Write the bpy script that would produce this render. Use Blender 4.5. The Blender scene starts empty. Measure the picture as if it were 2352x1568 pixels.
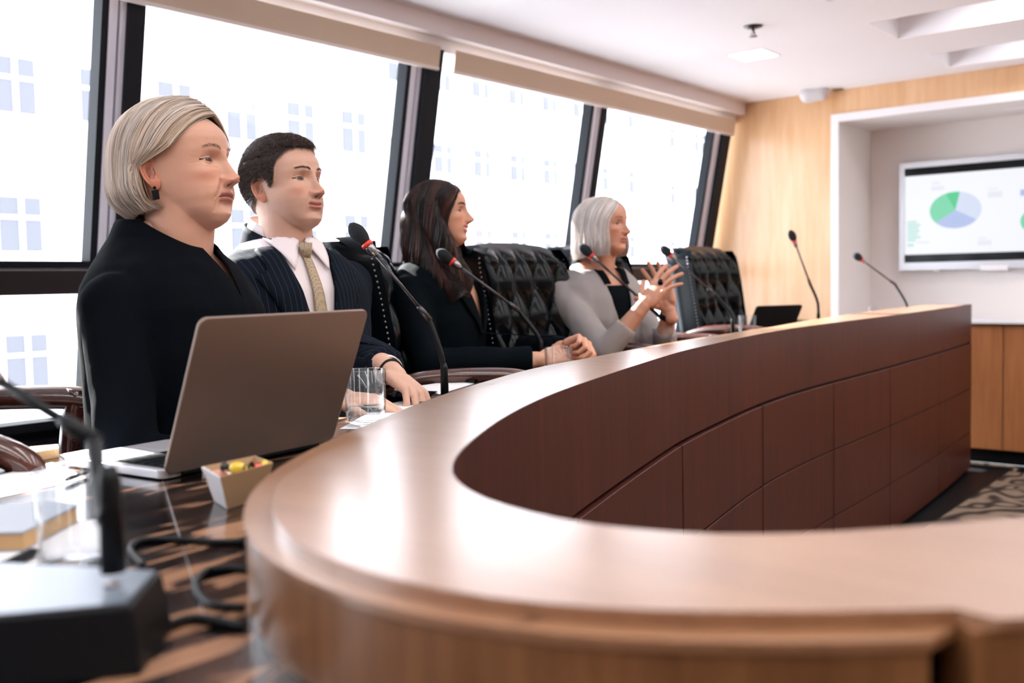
import bpy, bmesh, math, random
import numpy as np
from mathutils import Vector, Matrix, noise
from mathutils.bvhtree import BVHTree
random.seed(7); rng = np.random.default_rng(7)
PI = math.pi
scene = bpy.context.scene
COL = scene.collection

# ------------------------------------------------------------------ camera
YAW, PITCH, ROLL, FPX = math.radians(-39.198), math.radians(3.4436), math.radians(-1.1353), 2266.6
K = 0.87
CAM = np.array([0.0, 0.0, 1.3 * K])
_f = np.array([math.sin(YAW) * math.cos(PITCH), math.cos(YAW) * math.cos(PITCH), -math.sin(PITCH)])
_r = np.array([math.cos(YAW), -math.sin(YAW), 0.0])
_u = np.cross(_r, _f)
_r, _u = _r * math.cos(ROLL) + _u * math.sin(ROLL), -_r * math.sin(ROLL) + _u * math.cos(ROLL)
cam = bpy.data.objects.new('camera', bpy.data.cameras.new('camera'))
COL.objects.link(cam)
cam.matrix_world = Matrix(((_r[0], _u[0], -_f[0], CAM[0]), (_r[1], _u[1], -_f[1], CAM[1]), (_r[2], _u[2], -_f[2], CAM[2]), (0, 0, 0, 1)))
cam.data.sensor_width = 36; cam.data.lens = FPX / 2352 * 36
cam.data.clip_start = 0.02; cam.data.clip_end = 500
cam.data.dof.use_dof = True; cam.data.dof.focus_distance = 1.95; cam.data.dof.aperture_fstop = 3.6
scene.camera = cam

# ------------------------------------------------------------------ world, sun, exposure
w = bpy.data.worlds.new('world'); scene.world = w; w.use_nodes = True
bg = w.node_tree.nodes['Background']
bg.inputs['Color'].default_value = (0.93, 0.96, 1.0, 1); bg.inputs['Strength'].default_value = 5.7
SUN_DIR = Vector((-1.0, 0.10, 0.572)).normalized()          # towards the sun
sun = bpy.data.objects.new('sun', bpy.data.lights.new('sun', 'SUN'))
sun.data.energy = 34; sun.data.angle = 0.009; sun.data.color = (1, 0.965, 0.92)
sun.rotation_euler = SUN_DIR.to_track_quat('Z', 'Y').to_euler(); COL.objects.link(sun)
scene.view_settings.view_transform = 'Standard'; scene.view_settings.look = 'None'
scene.view_settings.exposure = 0.55; scene.view_settings.gamma = 1.0
scene.view_settings.use_curve_mapping = False
scene.cycles.max_bounces = 8; scene.cycles.transparent_max_bounces = 16
scene.cycles.caustics_reflective = False; scene.cycles.caustics_refractive = False
scene.cycles.sample_clamp_indirect = 6

def area_light(name, loc, sx, sy, power, color=(1, 0.96, 0.92), rot=(0, 0, 0)):
    l = bpy.data.lights.new(name, 'AREA'); l.shape = 'RECTANGLE'; l.size = sx; l.size_y = sy
    l.energy = power; l.color = color
    o = bpy.data.objects.new(name, l); o.location = loc; o.rotation_euler = rot; COL.objects.link(o)
    return o

# ------------------------------------------------------------------ pixel helpers (true metres)
def ray(x, y): return _f + _r * (x - 1176) / FPX - _u * (y - 784) / FPX
def dep(x, y, d): return Vector(CAM + ray(x, y) * d)
def onz(x, y, z):
    d = ray(x, y); return Vector(CAM + d * (z - CAM[2]) / d[2])
def ony(x, y, Y):
    d = ray(x, y); return Vector(CAM + d * Y / d[1])
def col_at(x, d, z):
    zz = (z - CAM[2]) / d
    y = 784 + (_f[2] + _r[2] * (x - 1176) / FPX - zz) * FPX / _u[2]
    return dep(x, y, d)
def U(x, y, z): return Vector((x * K, y * K, (z + 0.1) * K))
def Z(z): return (z + 0.1) * K

# ------------------------------------------------------------------ object helpers
def tag(o, label=None, cat=None, group=None, kind=None):
    if label: o['label'] = label
    if cat: o['category'] = cat
    if group: o['group'] = group
    if kind: o['kind'] = kind
    return o
def empty(name, loc=(0, 0, 0), rz=0, label=None, cat=None, group=None):
    o = bpy.data.objects.new(name, None); o.empty_display_size = 0.05
    o.location = loc; o.rotation_euler = (0, 0, rz); COL.objects.link(o)
    return tag(o, label, cat, group)

class MB:
    def __init__(self): self.v = []; self.f = []; self.c = []
    def add(self, verts, faces, color=None):
        n = len(self.v); self.v += [tuple(map(float, p)) for p in verts]
        self.f += [tuple(int(i) + n for i in f) for f in faces]
        if color is not None: self.c += [color] * len(verts)
        return self
    def box(self, lo, hi, M=None):
        x0, y0, z0 = lo; x1, y1, z1 = hi
        vs = [(x0,y0,z0),(x1,y0,z0),(x1,y1,z0),(x0,y1,z0),(x0,y0,z1),(x1,y0,z1),(x1,y1,z1),(x0,y1,z1)]
        if M is not None: vs = [M @ Vector(v) for v in vs]
        return self.add(vs, [(3,2,1,0),(4,5,6,7),(0,1,5,4),(1,2,6,5),(2,3,7,6),(3,0,4,7)])
    def prism(self, poly, z0, z1):
        n = len(poly); vs = [(p[0], p[1], z0) for p in poly] + [(p[0], p[1], z1) for p in poly]
        fs = [tuple(range(n - 1, -1, -1)), tuple(range(n, 2 * n))] + [(i, (i + 1) % n, (i + 1) % n + n, i + n) for i in range(n)]
        return self.add(vs, fs)
    def tube(self, pts, rad, seg=10, color=None, caps=True, flat=1.0, up=None):
        pts = [Vector(p) for p in pts]; n = len(pts)
        if not hasattr(rad, '__len__'): rad = [rad] * n
        vs = []; prev = None
        for i, p in enumerate(pts):
            t = (pts[min(i + 1, n - 1)] - pts[max(i - 1, 0)])
            if t.length < 1e-9: t = Vector((0, 0, 1))
            t.normalize()
            if prev is None:
                a = Vector(up) if up is not None else (Vector((0, 0, 1)) if abs(t.z) < 0.9 else Vector((1, 0, 0)))
                nrm = (a - t * a.dot(t)).normalized()
            else:
                nrm = (prev - t * prev.dot(t)).normalized()
            prev = nrm; b = t.cross(nrm)
            for k in range(seg):
                an = 2 * PI * k / seg
                vs.append(p + nrm * (math.cos(an) * rad[i] * flat) + b * (math.sin(an) * rad[i]))
        fs = []
        for i in range(n - 1):
            for k in range(seg):
                k2 = (k + 1) % seg; fs.append((i * seg + k, i * seg + k2, (i + 1) * seg + k2, (i + 1) * seg + k))
        if caps:
            fs.append(tuple(range(seg - 1, -1, -1))); fs.append(tuple((n - 1) * seg + k for k in range(seg)))
        return self.add(vs, fs, color)
    def capsule(self, a, b, ra, rb, seg=16):
        a = Vector(a); b = Vector(b); d = (b - a).normalized(); P = []; R = []
        for t in (-0.98, -0.85, -0.6, -0.3): P.append(a + d * ra * t); R.append(ra * math.sqrt(1 - t * t))
        P += [a, a.lerp(b, 0.5), b]; R += [ra, (ra + rb) / 2, rb]
        for t in (0.3, 0.6, 0.85, 0.98): P.append(b + d * rb * t); R.append(rb * math.sqrt(1 - t * t))
        return self.tube(P, R, seg)
    def ellipsoid(self, c, r, M=None, nu=20, nv=12):
        vs = [];
        for j in range(nv + 1):
            th = PI * j / nv
            th = min(max(th, 0.02), PI - 0.02)
            for i in range(nu):
                ph = 2 * PI * i / nu
                p = Vector((r[0] * math.sin(th) * math.cos(ph), r[1] * math.sin(th) * math.sin(ph), r[2] * math.cos(th)))
                if M is not None: p = M @ p
                vs.append(Vector(c) + p)
        fs = [(j * nu + i, (j + 1) * nu + i, (j + 1) * nu + (i + 1) % nu, j * nu + (i + 1) % nu) for j in range(nv) for i in range(nu)]
        fs.append(tuple(range(nu))); fs.append(tuple(nv * nu + i for i in range(nu - 1, -1, -1)))
        return self.add(vs, fs)
    def lathe(self, prof, c=(0, 0, 0), seg=28, closed=False):
        n = len(prof); vs = [(c[0] + r * math.cos(2 * PI * k / seg), c[1] + r * math.sin(2 * PI * k / seg), c[2] + z) for r, z in prof for k in range(seg)]
        fs = []
        rng_ = n if closed else n - 1
        for i in range(rng_):
            j = (i + 1) % n
            for k in range(seg):
                k2 = (k + 1) % seg; fs.append((i * seg + k, i * seg + k2, j * seg + k2, j * seg + k))
        if not closed:
            fs.append(tuple(range(seg - 1, -1, -1))); fs.append(tuple((n - 1) * seg + k for k in range(seg)))
        return self.add(vs, fs)
    def grid(self, P, wrap=False, color=None):
        """P[i][j] points"""
        n = len(P); m = len(P[0]); vs = [p for r in P for p in r]; fs = []
        for i in range(n - 1):
            for j in range(m if wrap else m - 1):
                j2 = (j + 1) % m; fs.append((i * m + j, i * m + j2, (i + 1) * m + j2, (i + 1) * m + j))
        return self.add(vs, fs, color)
    def loft(self, secs, seg=32, n=2.4):
        """secs: (z, xc, a, b[, yc]) closed superellipse sections"""
        rows = []
        for s in secs:
            z, xc, a, b = s[:4]; yc = s[4] if len(s) > 4 else 0; row = []
            for k in range(seg):
                an = 2 * PI * k / seg; c, sn = math.cos(an), math.sin(an)
                row.append((xc + a * math.copysign(abs(c) ** (2 / n), c), yc + b * math.copysign(abs(sn) ** (2 / n), sn), z))
            rows.append(row)
        k0 = len(self.v); self.grid(rows, wrap=True)
        self.f.append(tuple(k0 + i for i in range(seg - 1, -1, -1))); self.f.append(tuple(k0 + (len(rows) - 1) * seg + i for i in range(seg)))
        return self
    def mesh(self, name, smooth=False):
        me = bpy.data.meshes.new(name); me.from_pydata(self.v, [], self.f)
        if self.c and len(self.c) == len(self.v):
            a = me.color_attributes.new('Col', 'FLOAT_COLOR', 'POINT')
            a.data.foreach_set('color', np.array([(*c[:3], 1.0) for c in self.c], dtype=np.float32).ravel())
        if smooth: me.polygons.foreach_set('use_smooth', [True] * len(me.polygons))
        me.update(); return me
    def build(self, name, mat, parent=None, smooth=False, fix=True, bevel=0, angle=None):
        me = self.mesh(name, smooth)
        if fix:
            bm = bmesh.new(); bm.from_mesh(me); bmesh.ops.recalc_face_normals(bm, faces=bm.faces); bm.to_mesh(me); bm.free()
        if angle is not None:
            me.polygons.foreach_set('use_smooth', [True] * len(me.polygons)); me.set_sharp_from_angle(angle=math.radians(angle))
        o = bpy.data.objects.new(name, me); COL.objects.link(o)
        if mat is not None: me.materials.append(mat)
        if parent is not None: o.parent = parent
        if bevel:
            m = o.modifiers.new('bevel', 'BEVEL'); m.width = bevel; m.segments = 2; m.limit_method = 'ANGLE'
        return o

def catmull(pts, n=8, closed=False):
    pts = [Vector(p) for p in pts]; out = []
    for i in range(len(pts) - 1):
        p0 = pts[max(i - 1, 0)]; p1 = pts[i]; p2 = pts[i + 1]; p3 = pts[min(i + 2, len(pts) - 1)]
        for k in range(n):
            t = k / n
            out.append(0.5 * ((2 * p1) + (p2 - p0) * t + (2 * p0 - 5 * p1 + 4 * p2 - p3) * t * t + (3 * p1 - p0 - 3 * p2 + p3) * t ** 3))
    out.append(pts[-1]); return out
def resample(pts, n):
    P = np.array([tuple(p) for p in pts]); s = np.r_[0, np.cumsum(np.linalg.norm(np.diff(P, axis=0), axis=1))]
    t = np.linspace(0, s[-1], n); return np.stack([np.interp(t, s, P[:, k]) for k in range(P.shape[1])], 1)

def remesh(mb, voxel, smooth=4, factor=0.5):
    me = mb.mesh('tmp'); o = bpy.data.objects.new('tmp', me); COL.objects.link(o)
    m = o.modifiers.new('r', 'REMESH'); m.mode = 'VOXEL'; m.voxel_size = voxel; m.use_smooth_shade = True
    if smooth:
        s = o.modifiers.new('s', 'SMOOTH'); s.factor = factor; s.iterations = smooth
    dg = bpy.context.evaluated_depsgraph_get(); dg.update()
    out = bpy.data.meshes.new_from_object(o.evaluated_get(dg)); bpy.data.objects.remove(o); bpy.data.meshes.remove(me)
    return out
def mesh_np(me):
    v = np.empty(len(me.vertices) * 3, dtype=np.float64); me.vertices.foreach_get('co', v); return v.reshape(-1, 3)
def link_mesh(name, me, mat, parent=None):
    me.name = name; o = bpy.data.objects.new(name, me); COL.objects.link(o)
    if mat is not None: me.materials.clear(); me.materials.append(mat)
    if parent is not None: o.parent = parent
    return o

# ------------------------------------------------------------------ materials
def srgb(r, g, b):
    f = lambda c: (c / 255) / 12.92 if c / 255 <= 0.04045 else ((c / 255 + 0.055) / 1.055) ** 2.4
    return (f(r), f(g), f(b), 1)
def mat(name, color, rough=0.5, metal=0.0, spec=0.5, coat=0.0, coat_rough=0.05, bump=0, bscale=80, sheen=0, emit=None, estr=0, ior=None, sss=0):
    m = bpy.data.materials.new(name); m.use_nodes = True; nt = m.node_tree; b = nt.nodes['Principled BSDF']
    b.inputs['Base Color'].default_value = color if len(color) == 4 else (*color, 1)
    b.inputs['Roughness'].default_value = rough; b.inputs['Metallic'].default_value = metal
    b.inputs['Specular IOR Level'].default_value = spec
    b.inputs['Coat Weight'].default_value = coat; b.inputs['Coat Roughness'].default_value = coat_rough
    b.inputs['Sheen Weight'].default_value = sheen
    if ior: b.inputs['Coat IOR'].default_value = ior
    if sss:
        b.inputs['Subsurface Weight'].default_value = sss; b.inputs['Subsurface Radius'].default_value = (0.012, 0.004, 0.002)
        b.inputs['Subsurface Scale'].default_value = 1.0
    if emit: b.inputs['Emission Color'].default_value = (*emit[:3], 1); b.inputs['Emission Strength'].default_value = estr
    if bump:
        tc = nt.nodes.new('ShaderNodeTexCoord'); n = nt.nodes.new('ShaderNodeTexNoise'); n.inputs['Scale'].default_value = bscale
        n.inputs['Detail'].default_value = 6
        bp = nt.nodes.new('ShaderNodeBump'); bp.inputs['Strength'].default_value = bump; bp.inputs['Distance'].default_value = 0.01
        nt.links.new(tc.outputs['Object'], n.inputs['Vector']); nt.links.new(n.outputs['Fac'], bp.inputs['Height']); nt.links.new(bp.outputs['Normal'], b.inputs['Normal'])
    return m
def ramp(nt, stops):
    r = nt.nodes.new('ShaderNodeValToRGB'); e = r.color_ramp.elements
    while len(e) < len(stops): e.new(0.5)
    for i, (p, c) in enumerate(stops): e[i].position = p; e[i].color = c if len(c) == 4 else (*c, 1)
    return r
def wood(name, c1, c2, scale=(14, 14, 0.8), rough=0.35, coat=0.0, coat_rough=0.08, mixn=0.5, ior=1.5, spec=0.5, detail=6):
    m = mat(name, c1, rough, coat=coat, coat_rough=coat_rough, ior=ior, spec=spec); nt = m.node_tree; b = nt.nodes['Principled BSDF']
    tc = nt.nodes.new('ShaderNodeTexCoord'); mp = nt.nodes.new('ShaderNodeMapping'); mp.inputs['Scale'].default_value = scale
    n1 = nt.nodes.new('ShaderNodeTexNoise'); n1.inputs['Scale'].default_value = 1; n1.inputs['Detail'].default_value = detail; n1.inputs['Roughness'].default_value = 0.65; n1.inputs['Distortion'].default_value = 0.6
    mp2 = nt.nodes.new('ShaderNodeMapping'); mp2.inputs['Scale'].default_value = tuple(s * 7 for s in scale)
    n2 = nt.nodes.new('ShaderNodeTexNoise'); n2.inputs['Scale'].default_value = 1; n2.inputs['Detail'].default_value = 3
    mx = nt.nodes.new('ShaderNodeMix'); mx.inputs[0].default_value = 0.35
    L = nt.links.new
    L(tc.outputs['Object'], mp.inputs[0]); L(tc.outputs['Object'], mp2.inputs[0]); L(mp.outputs[0], n1.inputs['Vector']); L(mp2.outputs[0], n2.inputs['Vector'])
    L(n1.outputs['Fac'], mx.inputs[2]); L(n2.outputs['Fac'], mx.inputs[3])
    r = ramp(nt, [(0.5 - 0.18, c2), (0.5 + 0.16, c1)]); L(mx.outputs[0], r.inputs[0]); L(r.outputs[0], b.inputs['Base Color'])
    return m
M = {}
M['ceiling'] = mat('ceiling_paint', srgb(236, 236, 243), 0.8)
M['white'] = mat('white_paint', srgb(232, 230, 234), 0.55)
M['nichewall'] = mat('niche_paint', srgb(228, 222, 220), 0.7)
M['pelmet'] = mat('pelmet_paint', srgb(228, 220, 222), 0.6)
M['blind'] = mat('blind_fabric', srgb(205, 185, 165), 0.9)
M['blindbar'] = mat('blind_bar', srgb(228, 218, 215), 0.5)
M['frame'] = mat('dark_window_frame', srgb(16, 20, 28), 0.6, spec=.2, bump=0.02, bscale=200)
M['frameb'] = mat('brown_transom', srgb(32, 22, 24), 0.5)
M['alu_sky'] = mat('aluminium_sky_sheen', srgb(228, 228, 242), 0.4)  # reflected sky painted into the metal as a pale lavender colour
M['oak'] = wood('oak_panel', srgb(228, 188, 148), srgb(206, 156, 108), (5, 5, 0.5), 0.35, coat=0.35, coat_rough=0.15)
M['oaklow'] = wood('oak_cabinet', srgb(196, 132, 84), srgb(160, 98, 60), (7, 7, 0.5), 0.4, coat=0.2, coat_rough=0.2)
M['desk'] = wood('mahogany_veneer', srgb(86, 38, 27), srgb(46, 18, 15), (55, 55, 1.0), 0.42, spec=.3)
M['ledge'] = wood('ledge_veneer', srgb(160, 116, 82), srgb(140, 96, 64), (3, 22, 3), 0.35, coat=1.0, coat_rough=0.22, ior=1.75, spec=.6)
M['ledgeside'] = wood('ledge_side_veneer', srgb(146, 100, 62), srgb(112, 72, 42), (16, 16, 0.9), 0.4, coat=0.3, coat_rough=0.15)
M['black'] = mat('black_plastic', (0.003, 0.0045, 0.0065), 0.45, spec=.22)
M['blackgloss'] = mat('black_gloss', (0.002, 0.003, 0.005), 0.12, spec=.2)
M['foam'] = mat('foam_windscreen', (0.010, 0.013, 0.018), 0.95, bump=0.5, bscale=900)
M['red'] = mat('red_ring', srgb(225, 60, 50), 0.35)
M['steel'] = mat('brushed_steel', srgb(150, 148, 150), 0.28, metal=0.9)
M['gun'] = mat('gunmetal', srgb(70, 68, 72), 0.3, metal=0.8)
M['leather'] = mat('black_leather', (0.0010, 0.0030, 0.0052), 0.2, spec=.15, coat=0.0, coat_rough=0.15, bump=0.03, bscale=260)
M['nail'] = mat('nailhead', srgb(120, 120, 126), 0.25, metal=0.9)
M['armwood'] = wood('dark_arm_wood', srgb(84, 44, 34), srgb(46, 22, 18), (8, 30, 30), 0.25, coat=0.8, coat_rough=0.08)
M['paper'] = mat('paper', srgb(240, 240, 243), 0.7)
M['lid'] = mat('laptop_aluminium', srgb(132, 114, 104), 0.45, metal=0.5)
M['lidedge'] = mat('laptop_edge', srgb(205, 205, 212), 0.35, metal=0.5)
M['screenoff'] = mat('laptop_screen', (0.01, 0.012, 0.02), 0.1)
M['card'] = mat('box_card', srgb(176, 146, 112), 0.6)
M['cardw'] = mat('box_card_white', srgb(225, 222, 226), 0.5)
M['nbcover'] = mat('notebook_cover', srgb(150, 158, 170), 0.5)
M['nbpages'] = mat('notebook_pages', srgb(196, 158, 112), 0.8)
M['dais'] = mat('dais_carpet', srgb(60, 50, 48), 0.95)

def thin_glass(name, tint=(0.97, 0.985, 1.0), rough=0.0, refl=0.5):
    m = bpy.data.materials.new(name); m.use_nodes = True; nt = m.node_tree; nt.nodes.remove(nt.nodes['Principled BSDF'])
    t = nt.nodes.new('ShaderNodeBsdfTransparent'); t.inputs[0].default_value = (*tint, 1)
    g = nt.nodes.new('ShaderNodeBsdfGlossy'); g.inputs['Roughness'].default_value = rough
    fr = nt.nodes.new('ShaderNodeLayerWeight'); fr.inputs[0].default_value = 0.5
    pw = nt.nodes.new('ShaderNodeMath'); pw.operation = 'POWER'; pw.inputs[1].default_value = 4.0
    mu = nt.nodes.new('ShaderNodeMath'); mu.operation = 'MULTIPLY_ADD'; mu.inputs[1].default_value = refl; mu.inputs[2].default_value = 0.03
    mx = nt.nodes.new('ShaderNodeMixShader')
    L = nt.links.new; L(fr.outputs['Facing'], pw.inputs[0]); L(pw.outputs[0], mu.inputs[0]); L(mu.outputs[0], mx.inputs[0]); L(t.outputs[0], mx.inputs[1]); L(g.outputs[0], mx.inputs[2]); L(mx.outputs[0], nt.nodes['Material Output'].inputs[0])
    return m
M['pane'] = thin_glass('window_glass')
M['tumbler'] = thin_glass('tumbler_glass', (0.955, 0.965, 0.975), 0.03, 1.0)
def carpet_mat():
    m = mat('patterned_carpet', (0.1, 0.09, 0.07), 0.95); nt = m.node_tree; b = nt.nodes['Principled BSDF']; L = nt.links.new
    tc = nt.nodes.new('ShaderNodeTexCoord'); n = nt.nodes.new('ShaderNodeTexNoise'); n.inputs['Scale'].default_value = 1.1; n.inputs['Detail'].default_value = 1; n.inputs['Distortion'].default_value = 2.2
    wv = nt.nodes.new('ShaderNodeMath'); wv.operation = 'MULTIPLY'; wv.inputs[1].default_value = 46
    sn = nt.nodes.new('ShaderNodeMath'); sn.operation = 'SINE'
    r = ramp(nt, [(0.0, srgb(30, 24, 26)), (0.35, srgb(96, 76, 66)), (0.5, srgb(120, 104, 84)), (1.0, srgb(140, 122, 108))])
    ma = nt.nodes.new('ShaderNodeMath'); ma.operation = 'MULTIPLY_ADD'; ma.inputs[1].default_value = 0.5; ma.inputs[2].default_value = 0.5
    L(tc.outputs['Object'], n.inputs['Vector']); L(n.outputs['Fac'], wv.inputs[0]); L(wv.outputs[0], sn.inputs[0]); L(sn.outputs[0], ma.inputs[0]); L(ma.outputs[0], r.inputs[0]); L(r.outputs[0], b.inputs['Base Color'])
    return m
M['carpet'] = carpet_mat()
def ebony_mat():
    m = mat('striped_ebony_top', (0.02, 0.015, 0.012), 0.2, coat=0.25, coat_rough=0.04); nt = m.node_tree; b = nt.nodes['Principled BSDF']; L = nt.links.new
    tc = nt.nodes.new('ShaderNodeTexCoord'); mp = nt.nodes.new('ShaderNodeMapping'); mp.inputs['Rotation'].default_value = (0, 0, math.radians(35)); mp.inputs['Scale'].default_value = (30, 6, 1)
    n = nt.nodes.new('ShaderNodeTexNoise'); n.inputs['Scale'].default_value = 1; n.inputs['Detail'].default_value = 4; n.inputs['Distortion'].default_value = 1.0
    r = ramp(nt, [(0.47, srgb(14, 10, 12)), (0.55, srgb(50, 34, 30)), (0.60, srgb(160, 120, 94))])
    L(tc.outputs['Object'], mp.inputs[0]); L(mp.outputs[0], n.inputs['Vector']); L(n.outputs['Fac'], r.inputs[0]); L(r.outputs[0], b.inputs['Base Color'])
    return m
M['ebony'] = ebony_mat()

# ================================================================== ROOM SHELL
def struct(name, mb, m, parent=None, **k):
    o = mb.build(name, m, parent, **k)
    if parent is None: o['kind'] = 'structure'
    return o
ZC = Z(2.55); YE = 7.178 * K; XR = 2.9; YB = -2.6
# slanted window plane x(z)
def xw(zt, off=0.0):       # zt true z, off towards outside
    zu = zt / K - 0.1
    return (-3.577 - (2.384 - zu) * (3.747 - 3.577) / (2.384 - 1.473)) * K - off
struct('floor', MB().box((-3.75, YB, -0.12), (XR, YE + 0.05, 0.0)), M['carpet'])
struct('carpet_border', MB().box((-1.62, 1.2, 0.0), (-1.33, YE - 0.05, 0.004)).box((-1.3, YE - 0.16, 0.0), (XR - 0.05, YE - 0.02, 0.004)), M['black'])
bpy.data.objects['carpet_border'].name = 'trim_1'
struct('floor_dais', MB().prism([(-3.56, -1.6), (-0.3, -1.6), (-0.45, 0.35), (-0.85, 0.5), (-1.35, 1.3), (-1.62, 3.0), (-1.74, 5.9), (-3.56, 5.9)], 0.0, 0.14), M['dais'])
bpy.data.objects['floor_dais'].name = 'floor_platform'
# ceiling with coffers
cof_y = [(1.25 + 1.04 * i, 1.25 + 1.04 * i + 0.49) for i in range(-2, 6)]
cx0, cx1 = -1.9 * K, 1.7
mb = MB(); ys = YB
for a, b_ in cof_y:
    a *= K; b_ *= K
    mb.box((cx0, ys, ZC), (cx1, a, ZC + 0.26)); ys = b_
mb.box((cx0, ys, ZC), (cx1, YE + 0.4, ZC + 0.26))
mb.box((-3.75, YB, ZC), (cx0, YE + 0.4, ZC + 0.26)).box((cx1, YB, ZC), (XR + 0.1, YE + 0.4, ZC + 0.26))
mb.box((-3.75, YB, ZC + 0.14), (XR + 0.1, YE + 0.4, ZC + 0.3))
struct('ceiling', mb, M['ceiling'])
# end wall with niche
nz0, nz1, nx0 = Z(0.871), Z(2.376), -2.787 * K
tw = 0.056 * K
nd = 0.58
mb = MB().box((-2.9, YE, -0.1), (nx0, YE + 0.7, ZC)).box((nx0, YE, nz1), (XR, YE + 0.7, ZC))
# wedge to the slanted window
mb.add([(xw(-0.1) - .1, YE, -0.1), (-2.9, YE, -0.1), (-2.9, YE, ZC), (xw(ZC) - .1, YE, ZC), (xw(-0.1) - .1, YE + .7, -0.1), (-2.9, YE + .7, -0.1), (-2.9, YE + .7, ZC), (xw(ZC) - .1, YE + .7, ZC)],
       [(0, 1, 2, 3), (7, 6, 5, 4), (0, 4, 5, 1), (1, 5, 6, 2), (2, 6, 7, 3), (3, 7, 4, 0)])
struct('wall_end', mb, M['oak'])
# niche interior
mb = MB().box((nx0, YE + nd, nz0), (XR, YE + nd + 0.08, nz1)).box((nx0, YE + 0.013, nz0), (nx0 + tw, YE + nd, nz1 - 0.002)).box((nx0 + tw, YE + 0.01, nz1 - tw), (XR, YE + nd, nz1 - 0.002))
struct('wall_niche', mb, M['nichewall'])
mb = MB().box((nx0, YE - 0.012, nz0), (nx0 + tw, YE + 0.012, nz1)).box((nx0 + tw, YE - 0.012, nz1 - tw), (XR, YE + 0.012, nz1))
o = struct('niche_trim', mb, M['white']); o.name = 'trim_2'
o = struct('niche_slot', MB().box((-1.7 * K, YE + 0.28, nz1 - tw - 0.004), (XR - .2, YE + 0.36, nz1 - tw)), M['pelmet']); o.name = 'trim_3'
# right and back walls
struct('wall_right', MB().box((XR, YB, -0.1), (XR + 0.1, YE, ZC)), M['oak'])
struct('wall_back', MB().box((-3.75, YB - 0.1, -0.1), (XR + 0.1, YB, ZC)), M['white'])
# window wall: solid below
def slab_w(z0, z1, y0, y1, thick, proud=0.0, mb=None):
    """slab following the slanted plane; front face 'proud' metres inside of the plane"""
    mb = mb or MB()
    a, b_ = xw(z0) + proud, xw(z1) + proud
    return mb.add([(a, y0, z0), (a - thick, y0, z0), (a - thick, y1, z0), (a, y1, z0), (b_, y0, z1), (b_ - thick, y0, z1), (b_ - thick, y1, z1), (b_, y1, z1)],
                  [(0, 1, 2, 3), (7, 6, 5, 4), (0, 4, 5, 1), (1, 5, 6, 2), (2, 6, 7, 3), (3, 7, 4, 0)])
WY0, WY1 = YB, YE
struct('wall_window', slab_w(-0.1, Z(0.56), WY0, WY1, 0.25, 0.0), M['white'])
struct('wall_above_window', slab_w(Z(2.40), ZC, WY0, WY1, 0.25, 0.02), M['white'])
bpy.data.objects['wall_above_window'].name = 'wall_window_head'
# pelmet box and ceiling step
struct('pelmet', MB().box((xw(ZC) - .02, WY0, Z(2.462)), (-3.47 * K, WY1, ZC + 0.002)), M['pelmet']); bpy.data.objects['pelmet'].name = 'trim_4'
# rails
mb = slab_w(Z(0.56), Z(0.615), WY0, WY1, 0.10, 0.03); slab_w(Z(0.655), Z(0.69), WY0, WY1, 0.10, 0.03, mb)
slab_w(Z(0.615), Z(0.655), WY0, WY1, 0.02, -0.02, mb)
struct('window_rail_low', mb, M['frame']); bpy.data.objects['window_rail_low'].name = 'trim_5'
mb = slab_w(Z(1.187), Z(1.278), WY0, WY1, 0.12, 0.03)
struct('trim_6', mb, M['frameb'])
mb = slab_w(Z(1.290), Z(1.315), WY0, WY1, 0.10, 0.02)
struct('trim_7', mb, M['frame'])
struct('trim_8', slab_w(Z(1.278), Z(1.290), WY0, WY1, 0.05, 0.0), M['alu_sky'])
# mullions (each a window's left post) and panes
mull = [(-2.83, 0), (-1.22, 0), (0.38, 0), (1.985, 0), (3.60, 1), (5.235, 2), (6.86, 1)]
zl, zt = Z(0.69), Z(2.40)
for i, (y, kind) in enumerate(mull):
    y *= K; wn = empty('window_%d' % (i + 1), (0, 0, 0)); wn['kind'] = 'structure'
    f = 1.0
    slab_w(zl, zt, y, y + 0.024, 0.06, 0.010).build('sash_frame', M['frame'], wn)
    slab_w(zl, zt, y + 0.024, y + 0.052, 0.06, 0.016).build('channel', M['alu_sky'], wn)
    slab_w(zl, zt, y + 0.052, y + 0.060, 0.05, -0.005).build('groove', M['frame'], wn)
    slab_w(zl, zt, y + 0.060, y + 0.080, 0.05, 0.020).build('channel', M['alu_sky'], wn)
    wd = 0.062 if kind == 0 else (0.10 if kind == 1 else 0.045)
    slab_w(zl, zt, y + 0.080, y + 0.080 + wd, 0.10, 0.035 if kind != 1 else 0.05).build('post', M['frame'], wn)
    ynext = (mull[i + 1][0] * K) if i + 1 < len(mull) else YE
    y0 = y + 0.08 + wd - 0.004
    if ynext - y0 > 0.2:
        for a, b_ in ((Z(1.31), Z(2.41)), (Z(0.685), Z(1.19))):
            a_, b2 = xw(a) - 0.03, xw(b_) - 0.03
            MB().add([(a_, y0, a), (a_, ynext + .004, a), (b2, ynext + .004, b_), (b2, y0, b_), (a_ - .006, y0, a), (a_ - .006, ynext + .004, a), (b2 - .006, ynext + .004, b_), (b2 - .006, y0, b_)],
                     [(0, 1, 2, 3), (7, 6, 5, 4), (0, 4, 5, 1), (1, 5, 6, 2), (2, 6, 7, 3), (3, 7, 4, 0)]).build('pane', M['pane'], wn)
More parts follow.
